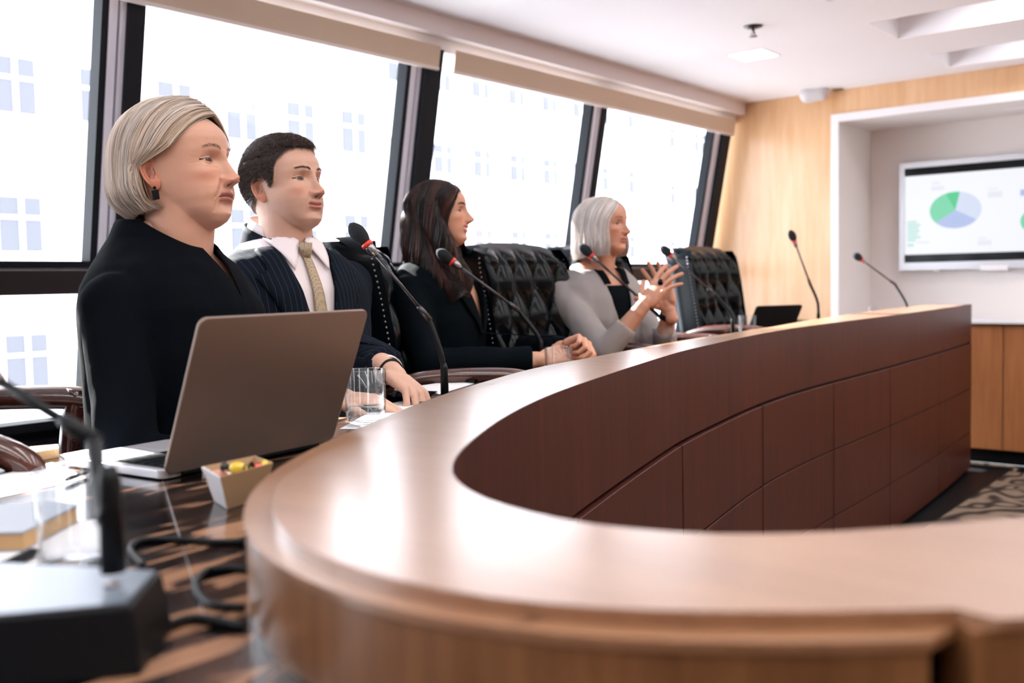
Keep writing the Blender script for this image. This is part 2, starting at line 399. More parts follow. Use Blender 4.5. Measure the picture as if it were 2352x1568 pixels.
# roller blinds
bl = [(-2.6, 0.44, 'window bay behind the camera'), (0.50, 3.80, 'left window bay above the seated people'), (3.86, 7.12, 'right window bay next to the oak wall')]
for y0, y1, d in bl:
    y0 *= K; y1 *= K
    r = empty('roller_blind', ((xw(Z(2.43)) + .05), (y0 + y1) / 2, Z(2.43)), 0, 'beige roller blind rolled up over the ' + d, 'blind', 'roller blinds over the windows')
    ox, oy, oz = r.location
    def sh(mb):
        mb.v = [(a - ox, b - oy, c - oz) for a, b, c in mb.v]; return mb
    xa = -3.57 * K
    sh(MB().box((xa - 0.09, y0, Z(2.403)), (xa + 0.0, y1, Z(2.4615)))).build('cassette', M['pelmet'], r, bevel=0.003)
    xf = xw(Z(2.35)) + 0.058
    sh(slab_w(Z(2.305), Z(2.41), y0 + 0.02, y1 - 0.03, 0.004, 0.062)).build('fabric', M['blind'], r)
    sh(slab_w(Z(2.292), Z(2.307), y0 + 0.02, y1 - 0.03, 0.014, 0.066)).build('bottom_bar', M['blindbar'], r)

# ================================================================== CEILING FITTINGS
t = empty('ceiling_light', (-2.69 * K, 5.68 * K, ZC), 0, 'small square lit panel light flush in the white ceiling', 'ceiling light')
MB().box((-.095, -.095, -0.004), (.095, .095, 0.002)).build('diffuser', mat('lit_diffuser', srgb(255, 252, 240), 0.5, emit=(1, 0.97, 0.9), estr=3.0), t)
MB().box((-.105, -.105, -0.002), (.105, -.095, 0.002)).box((-.105, .095, -0.002), (.105, .105, 0.002)).box((-.105, -.095, -0.002), (-.095, .095, 0.002)).box((.095, -.095, -0.002), (.105, .095, 0.002)).build('frame', M['white'], t)
t = empty('sprinkler', (-2.385 * K, 5.034 * K, ZC), 0, 'small metal fire sprinkler head hanging from the white ceiling', 'sprinkler')
MB().lathe([(0.001, 0.0), (0.045, 0.0), (0.04, -0.006), (0.012, -0.012), (0.001, -0.012)]).build('escutcheon', M['gun'], t, smooth=True)
MB().lathe([(0.001, -0.01), (0.008, -0.012), (0.008, -0.035), (0.001, -0.036)]).build('stem', M['steel'], t, smooth=True)
MB().lathe([(0.001, -0.045), (0.02, -0.046), (0.02, -0.049), (0.001, -0.05)]).tube([(0.009, 0, -0.03), (0.012, 0, -0.04), (0.006, 0, -0.047)], 0.002, 6).tube([(-0.009, 0, -0.03), (-0.012, 0, -0.04), (-0.006, 0, -0.047)], 0.002, 6).build('deflector', M['steel'], t, smooth=True)
# wall device
p = ony(1898, 218, YE)
t = empty('wall_speaker', (p.x, YE, p.z), 0, 'small grey rounded speaker on a bracket high on the oak wall', 'speaker')
MB().box((0.05, -0.05, 0.02), (0.12, 0.0, 0.07)).tube([(0.07, -.02, 0.04), (0.03, -.1, 0.03)], 0.014, 10).build('bracket', M['gun'], t)
mb = MB(); _n = 16; mb.tube([Vector((-.12, -.14, -.012)).lerp(Vector((.06, -.10, .008)), i / _n) for i in range(_n + 1)], [max(.004, .052 * min(1, math.sqrt(max(0, 1 - (max(0, abs(i / _n - .5) * 2 - .45) / .55) ** 2)))) for i in range(_n + 1)], 28)
mb.build('housing', mat('speaker_shell', srgb(205, 203, 208), 0.5), t, angle=40)
# unseen fill lights added inside the coffers to brighten the interior
for i, (a, b_) in enumerate(cof_y):
    yy = (a + b_) / 2 * K
    area_light('coffer_fill', ((cx0 + cx1) / 2, yy, ZC + 0.13), 2.6, 0.12, 12)

# ================================================================== OAK CABINET + TV
YP = YE - 0.0
t = empty('credenza', (0.6, YE, 0.087), 0, 'low oak cabinet with white top under the wall screen', 'cabinet')
x0 = -1.9 * K - .6; pw = 0.255
mb = MB().box((nx0 - .6 + tw, -0.03, Z(0.858) - .087), (XR - .6, nd, nz0 - .087)); mb.build('top', M['white'], t)
MB().box((nx0 - .6, 0.03, 0.0), (XR - .61, nd, Z(0.858) - .087)).build('carcass', M['oaklow'], t)
xx = nx0 - 0.6
while xx < XR - 0.62:
    MB().box((xx + 0.003, 0.0, 0.004), (min(xx + pw, XR - .61) - 0.003, 0.028, Z(0.858) - .087 - .012)).build('panel', M['oaklow'], t, bevel=0.002)
    xx += pw
MB().box((nx0 - .6, 0.05, -0.0865), (XR - .61, nd, 0.0)).build('plinth', M['black'], t)

# television
YT = YE + nd - 0.06
tl = ony(2065.6, 376.6, YT); bb = ony(2065.6, 621, YT)
sl = ony(2077.7, 387.6, YT); sb = ony(2077.7, 603.5, YT)
sw = (sl.z - sb.z) * 16 / 9
fr = sl.x - tl.x
tv = empty('wall_screen', (tl.x, YT, tl.z), 0, 'large silver framed flat screen showing pie charts on the niche wall', 'television')
Wt = sw + 2 * fr; Ht = tl.z - bb.z; ft = tl.z - sl.z
MB().box((0, 0, -Ht), (Wt, 0.05, -ft - (sl.z - sb.z))).box((0, 0, -ft), (Wt, 0.05, 0)).box((0, 0, -ft - (sl.z - sb.z)), (fr, .05, -ft)).box((Wt - fr, 0, -ft - (sl.z - sb.z)), (Wt, .05, -ft)).build('bezel', mat('silver_bezel', srgb(200, 200, 205), 0.3, metal=0.5), tv)
MB().box((fr, 0.012, -ft - (sl.z - sb.z)), (Wt - fr, 0.05, -ft)).build('panel', M['blackgloss'], tv)
def emis(name, c, s=0.66):
    return mat(name, (0, 0, 0, 1), 0.3, emit=srgb(*c), estr=s)
wt = ony(2077.7, 405.7, YT).z - tl.z; wb = ony(2077.7, 585.3, YT).z - tl.z
MB().box((fr + .001, 0.008, wb), (Wt - fr - .001, 0.0118, wt)).build('slide', emis('slide_white', (246, 247, 254)), tv)
def tp(x, y):
    q = ony(x, y, YT); return q.x - tl.x, q.z - tl.z
pc = tp(2193.5, 482); rz_ = (tp(2193, 440)[1] - tp(2193, 524)[1]) / 2
prx = (tp(2253, 482)[0] - tp(2134, 482)[0]) / 2
def wedge(c, rx, rz, a0, a1, y=0.006):
    mb = MB(); n = 24; vs = [(c[0], y, c[1])] + [(c[0] + rx * math.cos(a0 + (a1 - a0) * i / n), y, c[1] + rz * math.sin(a0 + (a1 - a0) * i / n)) for i in range(n + 1)]
    vs += [(a, b + 0.0018, c_) for a, b, c_ in vs]; N = n + 2
    fs = [(0, i, i + 1) for i in range(1, n + 1)] + [(N, N + i + 1, N + i) for i in range(1, n + 1)] + [(i, i + 1, N + i + 1, N + i) for i in range(1, n + 1)]
    return mb.add(vs, fs)
D = math.radians
green = emis('chart_green', (120, 214, 170)); green2 = emis('chart_green_dark', (75, 203, 140)); blue = emis('chart_blue', (178, 192, 232)); lblue = emis('chart_pale_blue', (214, 222, 244)); teal = emis('chart_teal', (190, 228, 222)); greyt = emis('chart_grey', (232, 233, 243))
for (cx_, cz_, s) in ((pc[0], pc[1], 1.0), (tp(2352 + 40, 500)[0], tp(2352, 508)[1], .75)):
    c = (cx_, cz_)
    wedge(c, prx * s, rz_ * s, D(112), D(220)).build('chart_wedge', green, tv)
    wedge(c, prx * s, rz_ * s, D(80), D(112)).build('chart_wedge', green2, tv)
    wedge(c, prx * s, rz_ * s, D(220), D(325)).build('chart_wedge', blue, tv)
    wedge(c, prx * s, rz_ * s, D(-35), D(80)).build('chart_wedge', lblue, tv)
def rect(x, y, wpx, hpx, m):
    a = tp(x, y); b_ = tp(x + wpx, y + hpx)
    MB().box((a[0], 0.006, b_[1]), (b_[0], 0.0078, a[1])).build('chart_bar', m, tv)
for i, wd in enumerate((22, 30, 26, 28, 24, 30, 20)):
    rect(2083, 508 + i * 7, wd, 4, teal)
rect(2083, 560, 15, 6, teal)
for q in ((2140, 418, 18, 4), (2138, 428, 30, 8), (2270, 432, 22, 3), (2268, 440, 34, 12), (2246, 545, 20, 3), (2245, 552, 32, 10), (2105, 555, 30, 3)): rect(*q, greyt)
rect(2343, 435, 12, 14, blue)
MB().tube([(fr + .2, .02, -Ht - .01), (fr + .2, .02, -Ht + .01)], .02, 10).build('sensor', M['white'], tv)
MB().box((Wt * .5 - .08, -0.004, -Ht - .012), (Wt * .5 + .08, 0.03, -Ht + .02)).build('soundbar_lip', M['white'], tv)

# ================================================================== BUILDINGS OUTSIDE
facm = mat('facade_white', srgb(238, 237, 240), 0.9); facp = mat('facade_pinkish', srgb(238, 233, 233), 0.9)
winm = mat('facade_window', srgb(90, 91, 98), 0.6, spec=.2); slabm = mat('facade_ledge', srgb(222, 222, 228), 0.9)
def building(name, x, y0, y1, z0, z1, label, wm, cols, rows, wsx, wsz, gap_y, gap_z, ystart, zstart):
    b = empty(name, (x, (y0 + y1) / 2, z0), 0, label, 'building', 'pale buildings across the street')
    oy = (y0 + y1) / 2
    MB().box((-6, y0 - oy, 0), (0, y1 - oy, z1 - z0)).build('wall', wm, b)
    f0 = None
    for r in range(rows):
        zz = zstart + r * gap_z - z0
        MB().box((0, y0 - oy, zz - 0.5), (0.18, y1 - oy, zz - 0.38)).build('ledge', slabm, b)
        for c in range(cols):
            yy = ystart + c * gap_y - oy
            o = MB().box((0.0, yy, zz), (0.08, yy + wsx, zz + wsz)).build('window', winm, b)
            MB().box((0.08, yy + wsx / 2 - .04, zz), (0.11, yy + wsx / 2 + .04, zz + wsz)).box((0.08, yy, zz + wsz * .6), (0.11, yy + wsx, zz + wsz * .6 + .06)).build('glazing_bar', facm, o)
    return b
building('apartment_block', -17, 2.0, 6.9, -14, 8.5, 'white apartment block with rows of small windows, at far left outside', facm, 4, 7, .75, 1.15, 1.25, 2.9, 2.35, -9.5)
building('apartment_block', -22, 9.0, 20.5, -14, 10.5, 'pale pinkish apartment block seen through the window beside the silver-haired woman', facp, 6, 7, .9, 1.2, 1.95, 3.0, 9.6, -10.0)
building('office_block', -24, 22.5, 40, -14, 9.5, 'white office block outside behind the man in the suit', facm, 8, 7, .9, 1.0, 2.1, 2.9, 23.2, -9.5)
building('office_block', -26, 44, 66, -14, 9, 'low white block outside behind the empty tufted chair', facm, 8, 7, 1.1, 1.0, 2.6, 2.9, 45, -9.5)
building('office_block', -26, 70, 120, -14, 10.5, 'wide white block outside at the far right of the windows', facp, 10, 7, 1.6, 1.2, 4.8, 3.1, 71, -9.5)
struct('street', MB().box((-60, -30, -15), (-6, 140, -14)), mat('street_ground', srgb(228, 226, 224), 0.9)); bpy.data.objects['street'].name = 'ground_outside'

# ================================================================== HORSESHOE DESK
inner_px = [(2228,698),(2040,725),(1800,757),(1600,798),(1500,826),(1400,858),(1300,892),(1240,915),(1150,960),(1080,1012),(1032,1055),(1018,1082),(1022,1102),(1058,1132),(1140,1165),(1230,1190),(1340,1212),(1500,1230),(1750,1238),(2050,1215),(2352,1183)]
outer_px = [(1720,758),(1530,788),(1350,822),(1240,842),(1100,880),(1000,912),(900,950),(800,992),(700,1038),(610,1088),(560,1145),(545,1200),(560,1246),(590,1280),(650,1320),(750,1365),(850,1395),(1000,1430),(1200,1460),(1400,1476),(1600,1480),(2200,1472)]
step_px = [(900,965),(800,1010),(700,1058),(635,1105),(612,1150),(625,1198),(660,1243),(720,1280),(850,1325),(1000,1362),(1200,1392),(1500,1408),(1800,1410),(2200,1398)]
ZL, ZT = Z(1.0), Z(0.91)
ZR = ZL - 0.009
inn = [onz(x, y, ZL).to_2d() for x, y in inner_px]
out = [onz(x, y, ZR).to_2d() for x, y in outer_px]
stp = [onz(x, y, ZL).to_2d() for x, y in step_px]
inn = [Vector((-1.733, 6.83)) * K, Vector((-1.665, 5.9)) * K] + inn[1:] + [Vector((0.02, 1.10)) * K * 1.0, Vector((0.35, 1.45)) * K, Vector((0.9, 1.95)) * K]
out = [Vector((-1.985, 6.83)) * K, Vector((-1.93, 5.6)) * K, Vector((-1.84, 4.6)) * K] + out[0:] + [Vector((0.05, 0.80)) * K, Vector((0.55, 1.22)) * K, Vector((1.1, 1.7)) * K]
stp = [Vector((-1.975, 6.83)) * K, Vector((-1.915, 5.6)) * K, Vector((-1.825, 4.6)) * K, Vector((-1.655,3.469))*K, Vector((-1.55,2.687))*K, Vector((-1.43,2.097))*K, Vector((-1.25,1.475))*K] + stp
NI = 170
def smooth_curve(pts, n, it=6):
    c = catmull(pts, 10); c = resample(c, n)
    for _ in range(it):
        c[1:-1] = c[1:-1] * .5 + (c[:-2] + c[2:]) * .25
    return c
I2 = smooth_curve(inn, NI); O2 = smooth_curve(out, NI + 20); S2 = smooth_curve(stp, NI)
def near_idx(C, p): return int(np.argmin(((C - np.array(p[:2])) ** 2).sum(1)))
def normals2(C):
    t = np.gradient(C, axis=0); t /= np.linalg.norm(t, axis=1)[:, None] + 1e-12
    return np.stack([t[:, 1], -t[:, 0]], 1)
desk = empty('horseshoe_desk', (-1.5 * K, 3.5 * K, 0), 0, 'long curved wooden council desk with a raised glossy ledge', 'desk')
do = np.array(desk.location)
def rel(p): return (p[0] - do[0], p[1] - do[1], (p[2] if len(p) > 2 else 0) - do[2])
def ribbon(A, B, zA, zB, flip=False):
    """strip between polylines A(zA) and B(zB), equal counts"""
    mb = MB(); mb.grid([[rel((*a, zA)) for a in A], [rel((*b, zB)) for b in B]]); return mb
def pair_top(A, B, n=220):
    """resample A and B so that they correspond via arc fraction with monotone nearest matching"""
    a = resample([Vector((*p, 0)) for p in A], n)[:, :2]; b = resample([Vector((*p, 0)) for p in B], n)[:, :2]
    return a, b
def solid_strip(A, B, z0, z1):
    """solid slab between curves A and B from z0 to z1"""
    n = len(A); mb = MB()
    rows = [[rel((*A[i], z1)), rel((*B[i], z1)), rel((*B[i], z0)), rel((*A[i], z0))] for i in range(n)]
    mb.grid(rows, wrap=True); mb.f.append((0, 1, 2, 3)); k = (n - 1) * 4; mb.f.append((k + 3, k + 2, k + 1, k)); return mb
# ledge top: between inner curve and step curve (extended to module 2)
S_end = near_idx(O2, onz(2200, 1472, ZR))
i_end = near_idx(I2, onz(2340, 1184, ZL)); i_mod = near_idx(I2, (I2[i_end]))
def match(A, B):
    """for dense polylines, dynamic monotone match by warping on arc fraction of segments between key angles"""
    n = len(A); idx = []; j0 = 0
    for i in range(n):
        d = ((B[j0:] - A[i]) ** 2).sum(1); j = j0 + int(np.argmin(d[:40 if len(d) > 40 else None])); idx.append(max(j, j0)); j0 = max(j, j0)
    return idx
Sd = resample([Vector((*p, 0)) for p in S2], 900)[:, :2]
Id = resample([Vector((*p, 0)) for p in I2[:i_end + 1]], 900)[:, :2]
# use offset-direction matching via DTW-lite
def dtw(A, B, n=200):
    A_ = resample([Vector((*p, 0)) for p in A], n)[:, :2]; B_ = resample([Vector((*p, 0)) for p in B], n)[:, :2]
    Dm = ((A_[:, None] - B_[None]) ** 2).sum(2); C = np.full((n, n), 1e18); C[0, 0] = Dm[0, 0]
    for i in range(n):
        for j in range(n):
            if i or j:
                C[i, j] = Dm[i, j] + min(C[i-1, j] if i else 1e18, C[i, j-1] if j else 1e18, C[i-1, j-1] if i and j else 1e18)
    i = j = n - 1; path = [(i, j)]
    while i or j:
        c = [(C[i-1, j-1], i-1, j-1) if i and j else (1e19, 0, 0), (C[i-1, j], i-1, j) if i else (1e19, 0, 0), (C[i, j-1], i, j-1) if j else (1e19, 0, 0)]
        _, i, j = min(c); path.append((i, j))
    path.reverse(); return A_[[p[0] for p in path]], B_[[p[1] for p in path]]
TI, TS = dtw(Id, Sd)
TI = TI + (TS - TI) / np.linalg.norm(TS - TI, axis=1)[:, None] * 0.0205 * 0 
solid_strip(TI, TS, ZR - .0005, ZL).build('ledge_top', M['ledge'], desk, angle=40)
Sm, Om = dtw(S2, O2[:S_end + 1])
solid_strip(Sm - (Om - Sm) * 0.2, Om, ZR - 0.006, ZR).build('ledge_rim', M['ledge'], desk, angle=40)
# second module (right foreground)
j0 = S_end
m_out = [S2[-1], onz(2244, 1426, ZL).to_2d(), onz(2352, 1417, ZL).to_2d(), onz(2352, 1417, ZL).to_2d() + Vector((0.12, 0.105)), Vector((0.55, 1.22)) * K, Vector((1.1, 1.7)) * K]
m_out = [Vector(tuple(p)) for p in m_out]
mA, mB_ = dtw(I2[i_end:], resample([p.to_3d() for p in m_out], 60)[:, :2], 60)
solid_strip(mA, mB_, ZL - .006, ZL).build('ledge_top', M['ledge'], desk, angle=40)
MO = resample([p.to_3d() for p in m_out[1:]], 60)[:, :2]; nM = normals2(MO)
sM = np.sign(((I2[near_idx(I2, MO[5])] - MO[5]) * nM[5]).sum())
# sitters' side facing, and inner core
nO = normals2(O2)
Oi = O2.copy()
cO = np.array([np.mean(I2[:, 0]) + .6, np.mean(I2[:, 1])])
sgn = np.sign((((I2[near_idx(I2, O2[60])] - O2[60])) * nO[60]).sum())
Oin = O2 + nO * sgn * 0.002; Oin2 = O2 + nO * sgn * 0.03
solid_strip(Oin[:S_end + 1], Oin2[:S_end + 1], 0.35, ZR - 0.0062).build('back_panel', M['ledgeside'], desk, angle=40)
solid_strip(MO + nM * sM * 0.002, MO + nM * sM * 0.03, 0.35, ZL - .0062).build('back_panel', M['ledgeside'], desk, angle=40)
# well side: band and panels
nI = normals2(I2); sI = -np.sign(((O2[near_idx(O2, I2[60])] - I2[60]) * nI[60]).sum())
def off(C, N, d): return C + N * d
ZBAND = Z(0.754)
solid_strip(off(I2, nI, sI * 0.0012), off(I2, nI, -sI * 0.02), ZBAND, ZL - 0.0003).build('upper_band', M['desk'], desk, angle=40)
arc = [1.477, 2.367, 3.242, 4.057, 4.886, 5.85, 6.83]
ks = []
for y in arc:
    best = [i for i in range(int(np.argmin(I2[:, 1]))) if I2[i][1] >= y * K - 1e-6]
    ks.append(best[-1] if best else 0)
ks = sorted(set(ks)); ks[0] = 0
last = ks[-1]
# joints continue round the bend at the same arc spacing
s = np.r_[0, np.cumsum(np.linalg.norm(np.diff(I2, axis=0), axis=1))]
L0 = s[last]; step = 0.8 * K
k = 1
while L0 + k * step < s[-1]:
    ks.append(int(np.searchsorted(s, L0 + k * step))); k += 1
ks.append(len(I2) - 1)
rows = [(Z(0.460), ZBAND - 0.009), (Z(0.172), Z(0.460) - 0.005), (0.03, Z(0.172) - 0.005)]
for (z0, z1) in rows:
    for a, b_ in zip(ks[:-1], ks[1:]):
        if b_ - a < 1: continue
        seg = np.array([I2[i] for i in range(a, b_ + 1)]); nn = nI[a:b_ + 1]
        d0 = (seg[1] - seg[0]); d0 /= np.linalg.norm(d0); d1 = (seg[-1] - seg[-2]); d1 /= np.linalg.norm(d1)
        seg[0] = seg[0] + d0 * 0.004; seg[-1] = seg[-1] - d1 * 0.004
        solid_strip(seg + nn * sI * 0.008, seg - nn * sI * 0.012, z0, z1).build('panel', M['desk'], desk, angle=40, bevel=0.0015)
solid_strip(I2 - nI * sI * 0.013, I2 - nI * sI * 0.03, 0.0, ZBAND + .002).build('core', M['black'], desk, angle=40)
# end face of the desk
a0, b0 = I2[0], O2[0]
MB().box((0, 0, 0), (1, 1, 1))
e = MB().add([rel((a0[0], a0[1], .03)), rel((b0[0], b0[1], .03)), rel((b0[0], b0[1] + .02, .03)), rel((a0[0], a0[1] + .02, .03)), rel((a0[0], a0[1], ZL - .002)), rel((b0[0], b0[1], ZL - .012)), rel((b0[0], b0[1] + .02, ZL - .012)), rel((a0[0], a0[1] + .02, ZL - .002))],
             [(0, 1, 2, 3), (7, 6, 5, 4), (0, 4, 5, 1), (1, 5, 6, 2), (2, 6, 7, 3), (3, 7, 4, 0)])
e.build('end_panel', M['desk'], desk)
# lower writing surface
tab = [(-2.55, 6.83), (-2.42, 5.4), (-2.30, 4.2), (-2.22, 3.3), (-2.11, 2.5), (-1.96, 1.85), (-1.80, 1.3), (-1.68, 1.0), (-1.735, 0.86), (-1.72, 0.5), (-1.55, 0.0), (-1.2, -0.3), (-0.7, -0.38), (-0.1, -0.15), (0.6, 0.3), (1.6, 1.1)]
T2 = smooth_curve([Vector(p) * K for p in tab], 160, 2)
tA, tB = dtw(T2, Oin + nO * sgn * 0.004, 190)
solid_strip(tA, tB, ZT - 0.03, ZT).build('writing_surface', M['ebony'], desk, angle=40)
# modesty panel / apron under the writing surface
solid_strip(tA[:], tA + (tB - tA) * 0.03, ZT - 0.09, ZT - 0.0305).build('apron', M['desk'], desk, angle=40)
tm = tA + (tB - tA) * 0.85
solid_strip(tm, tm + (tB - tA) * 0.02, 0.14, ZT - 0.031).build('modesty_panel', M['desk'], desk, angle=40)
# inlay joint line on the surface

# ================================================================== CHAIRS
DAIS = 0.14
def make_chair():
    r = empty('executive_chair', (0, 0, 0), 0, 'x', 'chair')
    W2, z0, z1 = .235, .40, 1.095
    nu, nv = 64, 90; rows = []
    def outline(v): # half width along height fraction
        return W2 * (1 - .10 * (1 - v) ** 2)
    def back_x(z): return -.20 - (z - .5) * .16 - .05 * max(0, (z - .95)) 
    for j in range(nv + 1):
        v = j / nv; z = z0 + (z1 - z0) * v; row = []
        top = max(0, (v - .90) / .10)
        hw = outline(v) * (1 - .16 * (1 - math.sqrt(max(0, 1 - top ** 2))) )
        for i in range(nu + 1):
            u = i / nu * 2 - 1; y = u * hw
            du, dv = .112, .115
            a = (y / du + (z - z0) / dv / 2); b = (y / du - (z - z0) / dv / 2)
            pil = (abs(math.sin(PI * a)) * abs(math.sin(PI * b)))
            inside = min(1, (1 - abs(u)) / .12) * min(1, max(0, (.97 - v)) / .05)
            h = .044 * pil ** .55 * inside + .020 * (1 - inside)
            # button dimples
            k = round(a / 2) ; 
            edge = max(0, (abs(u) - .86) / .14); h -= .055 * edge ** 2.2
            cr = .03 * (abs(u) ** 2)                       # wraps forwards a little at the sides
            x = back_x(z) + .045 + h + cr
            zz = z
            if top > 0: x -= .055 * top ** 2
            row.append((x, y, zz + .012 * (1 - u * u) * (v ** 6)))
        rows.append(row)
    MB().grid(rows).build('tufted_cushion', M['leather'], r, smooth=True)
    # buttons
    mb = MB()
    for jj in range(0, 14):
        for ii in range(-8, 9):
            y = ii * .056; zb = z0 + jj * .115
            if (ii + jj) % 2: continue
            if abs(y) > W2 * .84 or zb > z1 - .05 or zb < z0 + .03: continue
            mb.ellipsoid((back_x(zb) + .050 + .03 * (y / W2) ** 2, y, zb), (.006, .010, .010), nu=10, nv=6)
    o = mb.build('tuft_buttons', M['leather'], r, smooth=True); o['kind'] = 'stuff'
    # back shell with rolled edge
    rows = []
    for j in range(25):
        v = j / 24; z = z0 + (z1 - z0) * v * .985; top = max(0, (v - .90) / .10); hw = outline(v) * (1 - .16 * (1 - math.sqrt(max(0, 1 - top ** 2)))) + .006
        x = back_x(z); xb = -.055 * top ** 2 * .5
        rows.append([(x + .062 + .03, -hw, z), (x - .0 , -hw - .004, z), (x - .045 + xb, -hw * .9, z), (x - .06 + xb, 0, z), (x - .045 + xb, hw * .9, z), (x, hw + .004, z), (x + .062 + .03, hw, z)])
    MB().grid(rows).build('back_shell', M['leather'], r, smooth=True)
    nb = MB(); rows = rows
    for sg, c_ in ((-1, 0), (1, 6)):
        for j in range(0, 46):
            t = j / 45 * 24 * .95; k = int(t); f = t - k; p0 = Vector(rows[k][c_]).lerp(Vector(rows[min(k + 1, 24)][c_]), f)
            nb.ellipsoid((p0.x - .018, p0.y + sg * .003, p0.z), (.0042, .0042, .0042), nu=6, nv=4)
    o = nb.build('nailhead_trim', M['nail'], r, smooth=True); o['kind'] = 'stuff'
    # piping
    mb = MB()
    for c_ in (0, 6): mb.tube([Vector(q[c_]) for q in rows], .006, 8)
    # seat
    s = MB().loft([(.36, .02, .25, .24), (.38, .02, .27, .26), (.44, .02, .27, .26), (.465, .02, .25, .245), (.47, .02, .2, .2)], 40, 4)
    s.build('seat', M['leather'], r, smooth=True)
    for sg in (1, -1):
        path = catmull([(-.235, sg * .275, .675), (-.20, sg * .285, .705), (-.08, sg * .292, .735), (.08, sg * .292, .738), (.17, sg * .290, .728), (.225, sg * .288, .70), (.23, sg * .288, .66), (.20, sg * .286, .65)], 7)
        n = len(path); MB().tube(path, [.020 + .009 * math.sin(PI * i / (n - 1)) for i in range(n)], 14, flat=.75, up=(0, 0, 1)).build('arm', M['armwood'], r, smooth=True)
        MB().tube(catmull([(.14, sg * .288, .75), (.12, sg * .287, .62), (.15, sg * .28, .48), (.12, sg * .265, .40)], 6), [.024] * 19, 12).build('arm_post', M['armwood'], r, smooth=True)
    MB().lathe([(.001, .36), (.09, .355), (.09, .335), (.03, .32), (.028, .10), (.045, .08), (.001, .075)]).build('column', M['gun'], r, smooth=True)
    for k in range(5):
        a = 2 * PI * k / 5 + .3; l = MB().tube([(.03 * math.cos(a), .03 * math.sin(a), .095), (.17 * math.cos(a), .17 * math.sin(a), .085), (.24 * math.cos(a), .24 * math.sin(a), .06)], [.026, .022, .016], 10).build('leg', M['armwood'], r, smooth=True)
        MB().tube([(.238 * math.cos(a) - .012 * math.sin(a), .238 * math.sin(a) + .012 * math.cos(a), .025), (.238 * math.cos(a) + .012 * math.sin(a), .238 * math.sin(a) - .012 * math.cos(a), .025)], .025, 16).build('caster', M['black'], l)
    return r
def copy_tree(o, parent=None):
    c = o.copy(); COL.objects.link(c)
    if parent is not None: c.parent = parent
    for ch in list(o.children): copy_tree(ch, c)
    return c
def chair_at(src, first, loc, az, label):
    o = src if first else copy_tree(src)
    o.location = (loc[0], loc[1], DAIS); o.rotation_euler = (0, 0, az); o['label'] = label; o['group'] = 'tufted chairs behind the desk'; return o
ch = make_chair()
def gxy(px, d): q = dep(px, 700, d); return q.x, q.y
R2 = math.radians
def fwd_shift(c, az, s): return (c[0] + math.cos(az) * s, c[1] + math.sin(az) * s)
# (pixel x of back centre, depth, azimuth)
A_R, A_L = dep(42, 1105, 1.36), dep(300, 950, 2.02)
sepv = (A_L - A_R); az6 = math.atan2(-sepv.x, sepv.y)
c6 = (A_R + A_L) / 2 - Vector((math.cos(az6), math.sin(az6), 0)) * .225
specs = [((1205, 3.30), R2(4), 'empty black tufted leather chair between the dark-haired and white-haired women', 1.015),
         ((1634, 4.70), R2(2), 'empty black tufted leather chair farthest along, in front of the oak wall', 1.035),
         ((872, 2.80), R2(42), 'black leather chair with nailhead edge behind the long-haired woman', 1.02),
         ((1372, 3.80), R2(6), 'black tufted chair half hidden behind the white-haired woman in grey', 1.02),
         ((610, 2.62), R2(6), 'black leather chair hidden behind the man in the pinstripe suit', .97),
         ((440, 2.04), R2(50), 'dark leather chair hidden behind the silver-haired woman at the laptop', .90)]
for i, ((px, d), a, lab, sc) in enumerate(specs):
    c = gxy(px, d); c = fwd_shift(c, a, .22)
    o = chair_at(ch, i == 0, c, a, lab); o.scale = (1, 1.04, sc)
o = chair_at(ch, False, (c6.x, c6.y), az6, 'chair mostly outside the left edge, only its glossy curved wooden arms showing'); o.scale = (1, 1, 1.06)
for _c in o.children:
    if _c.name.startswith('arm') : pass

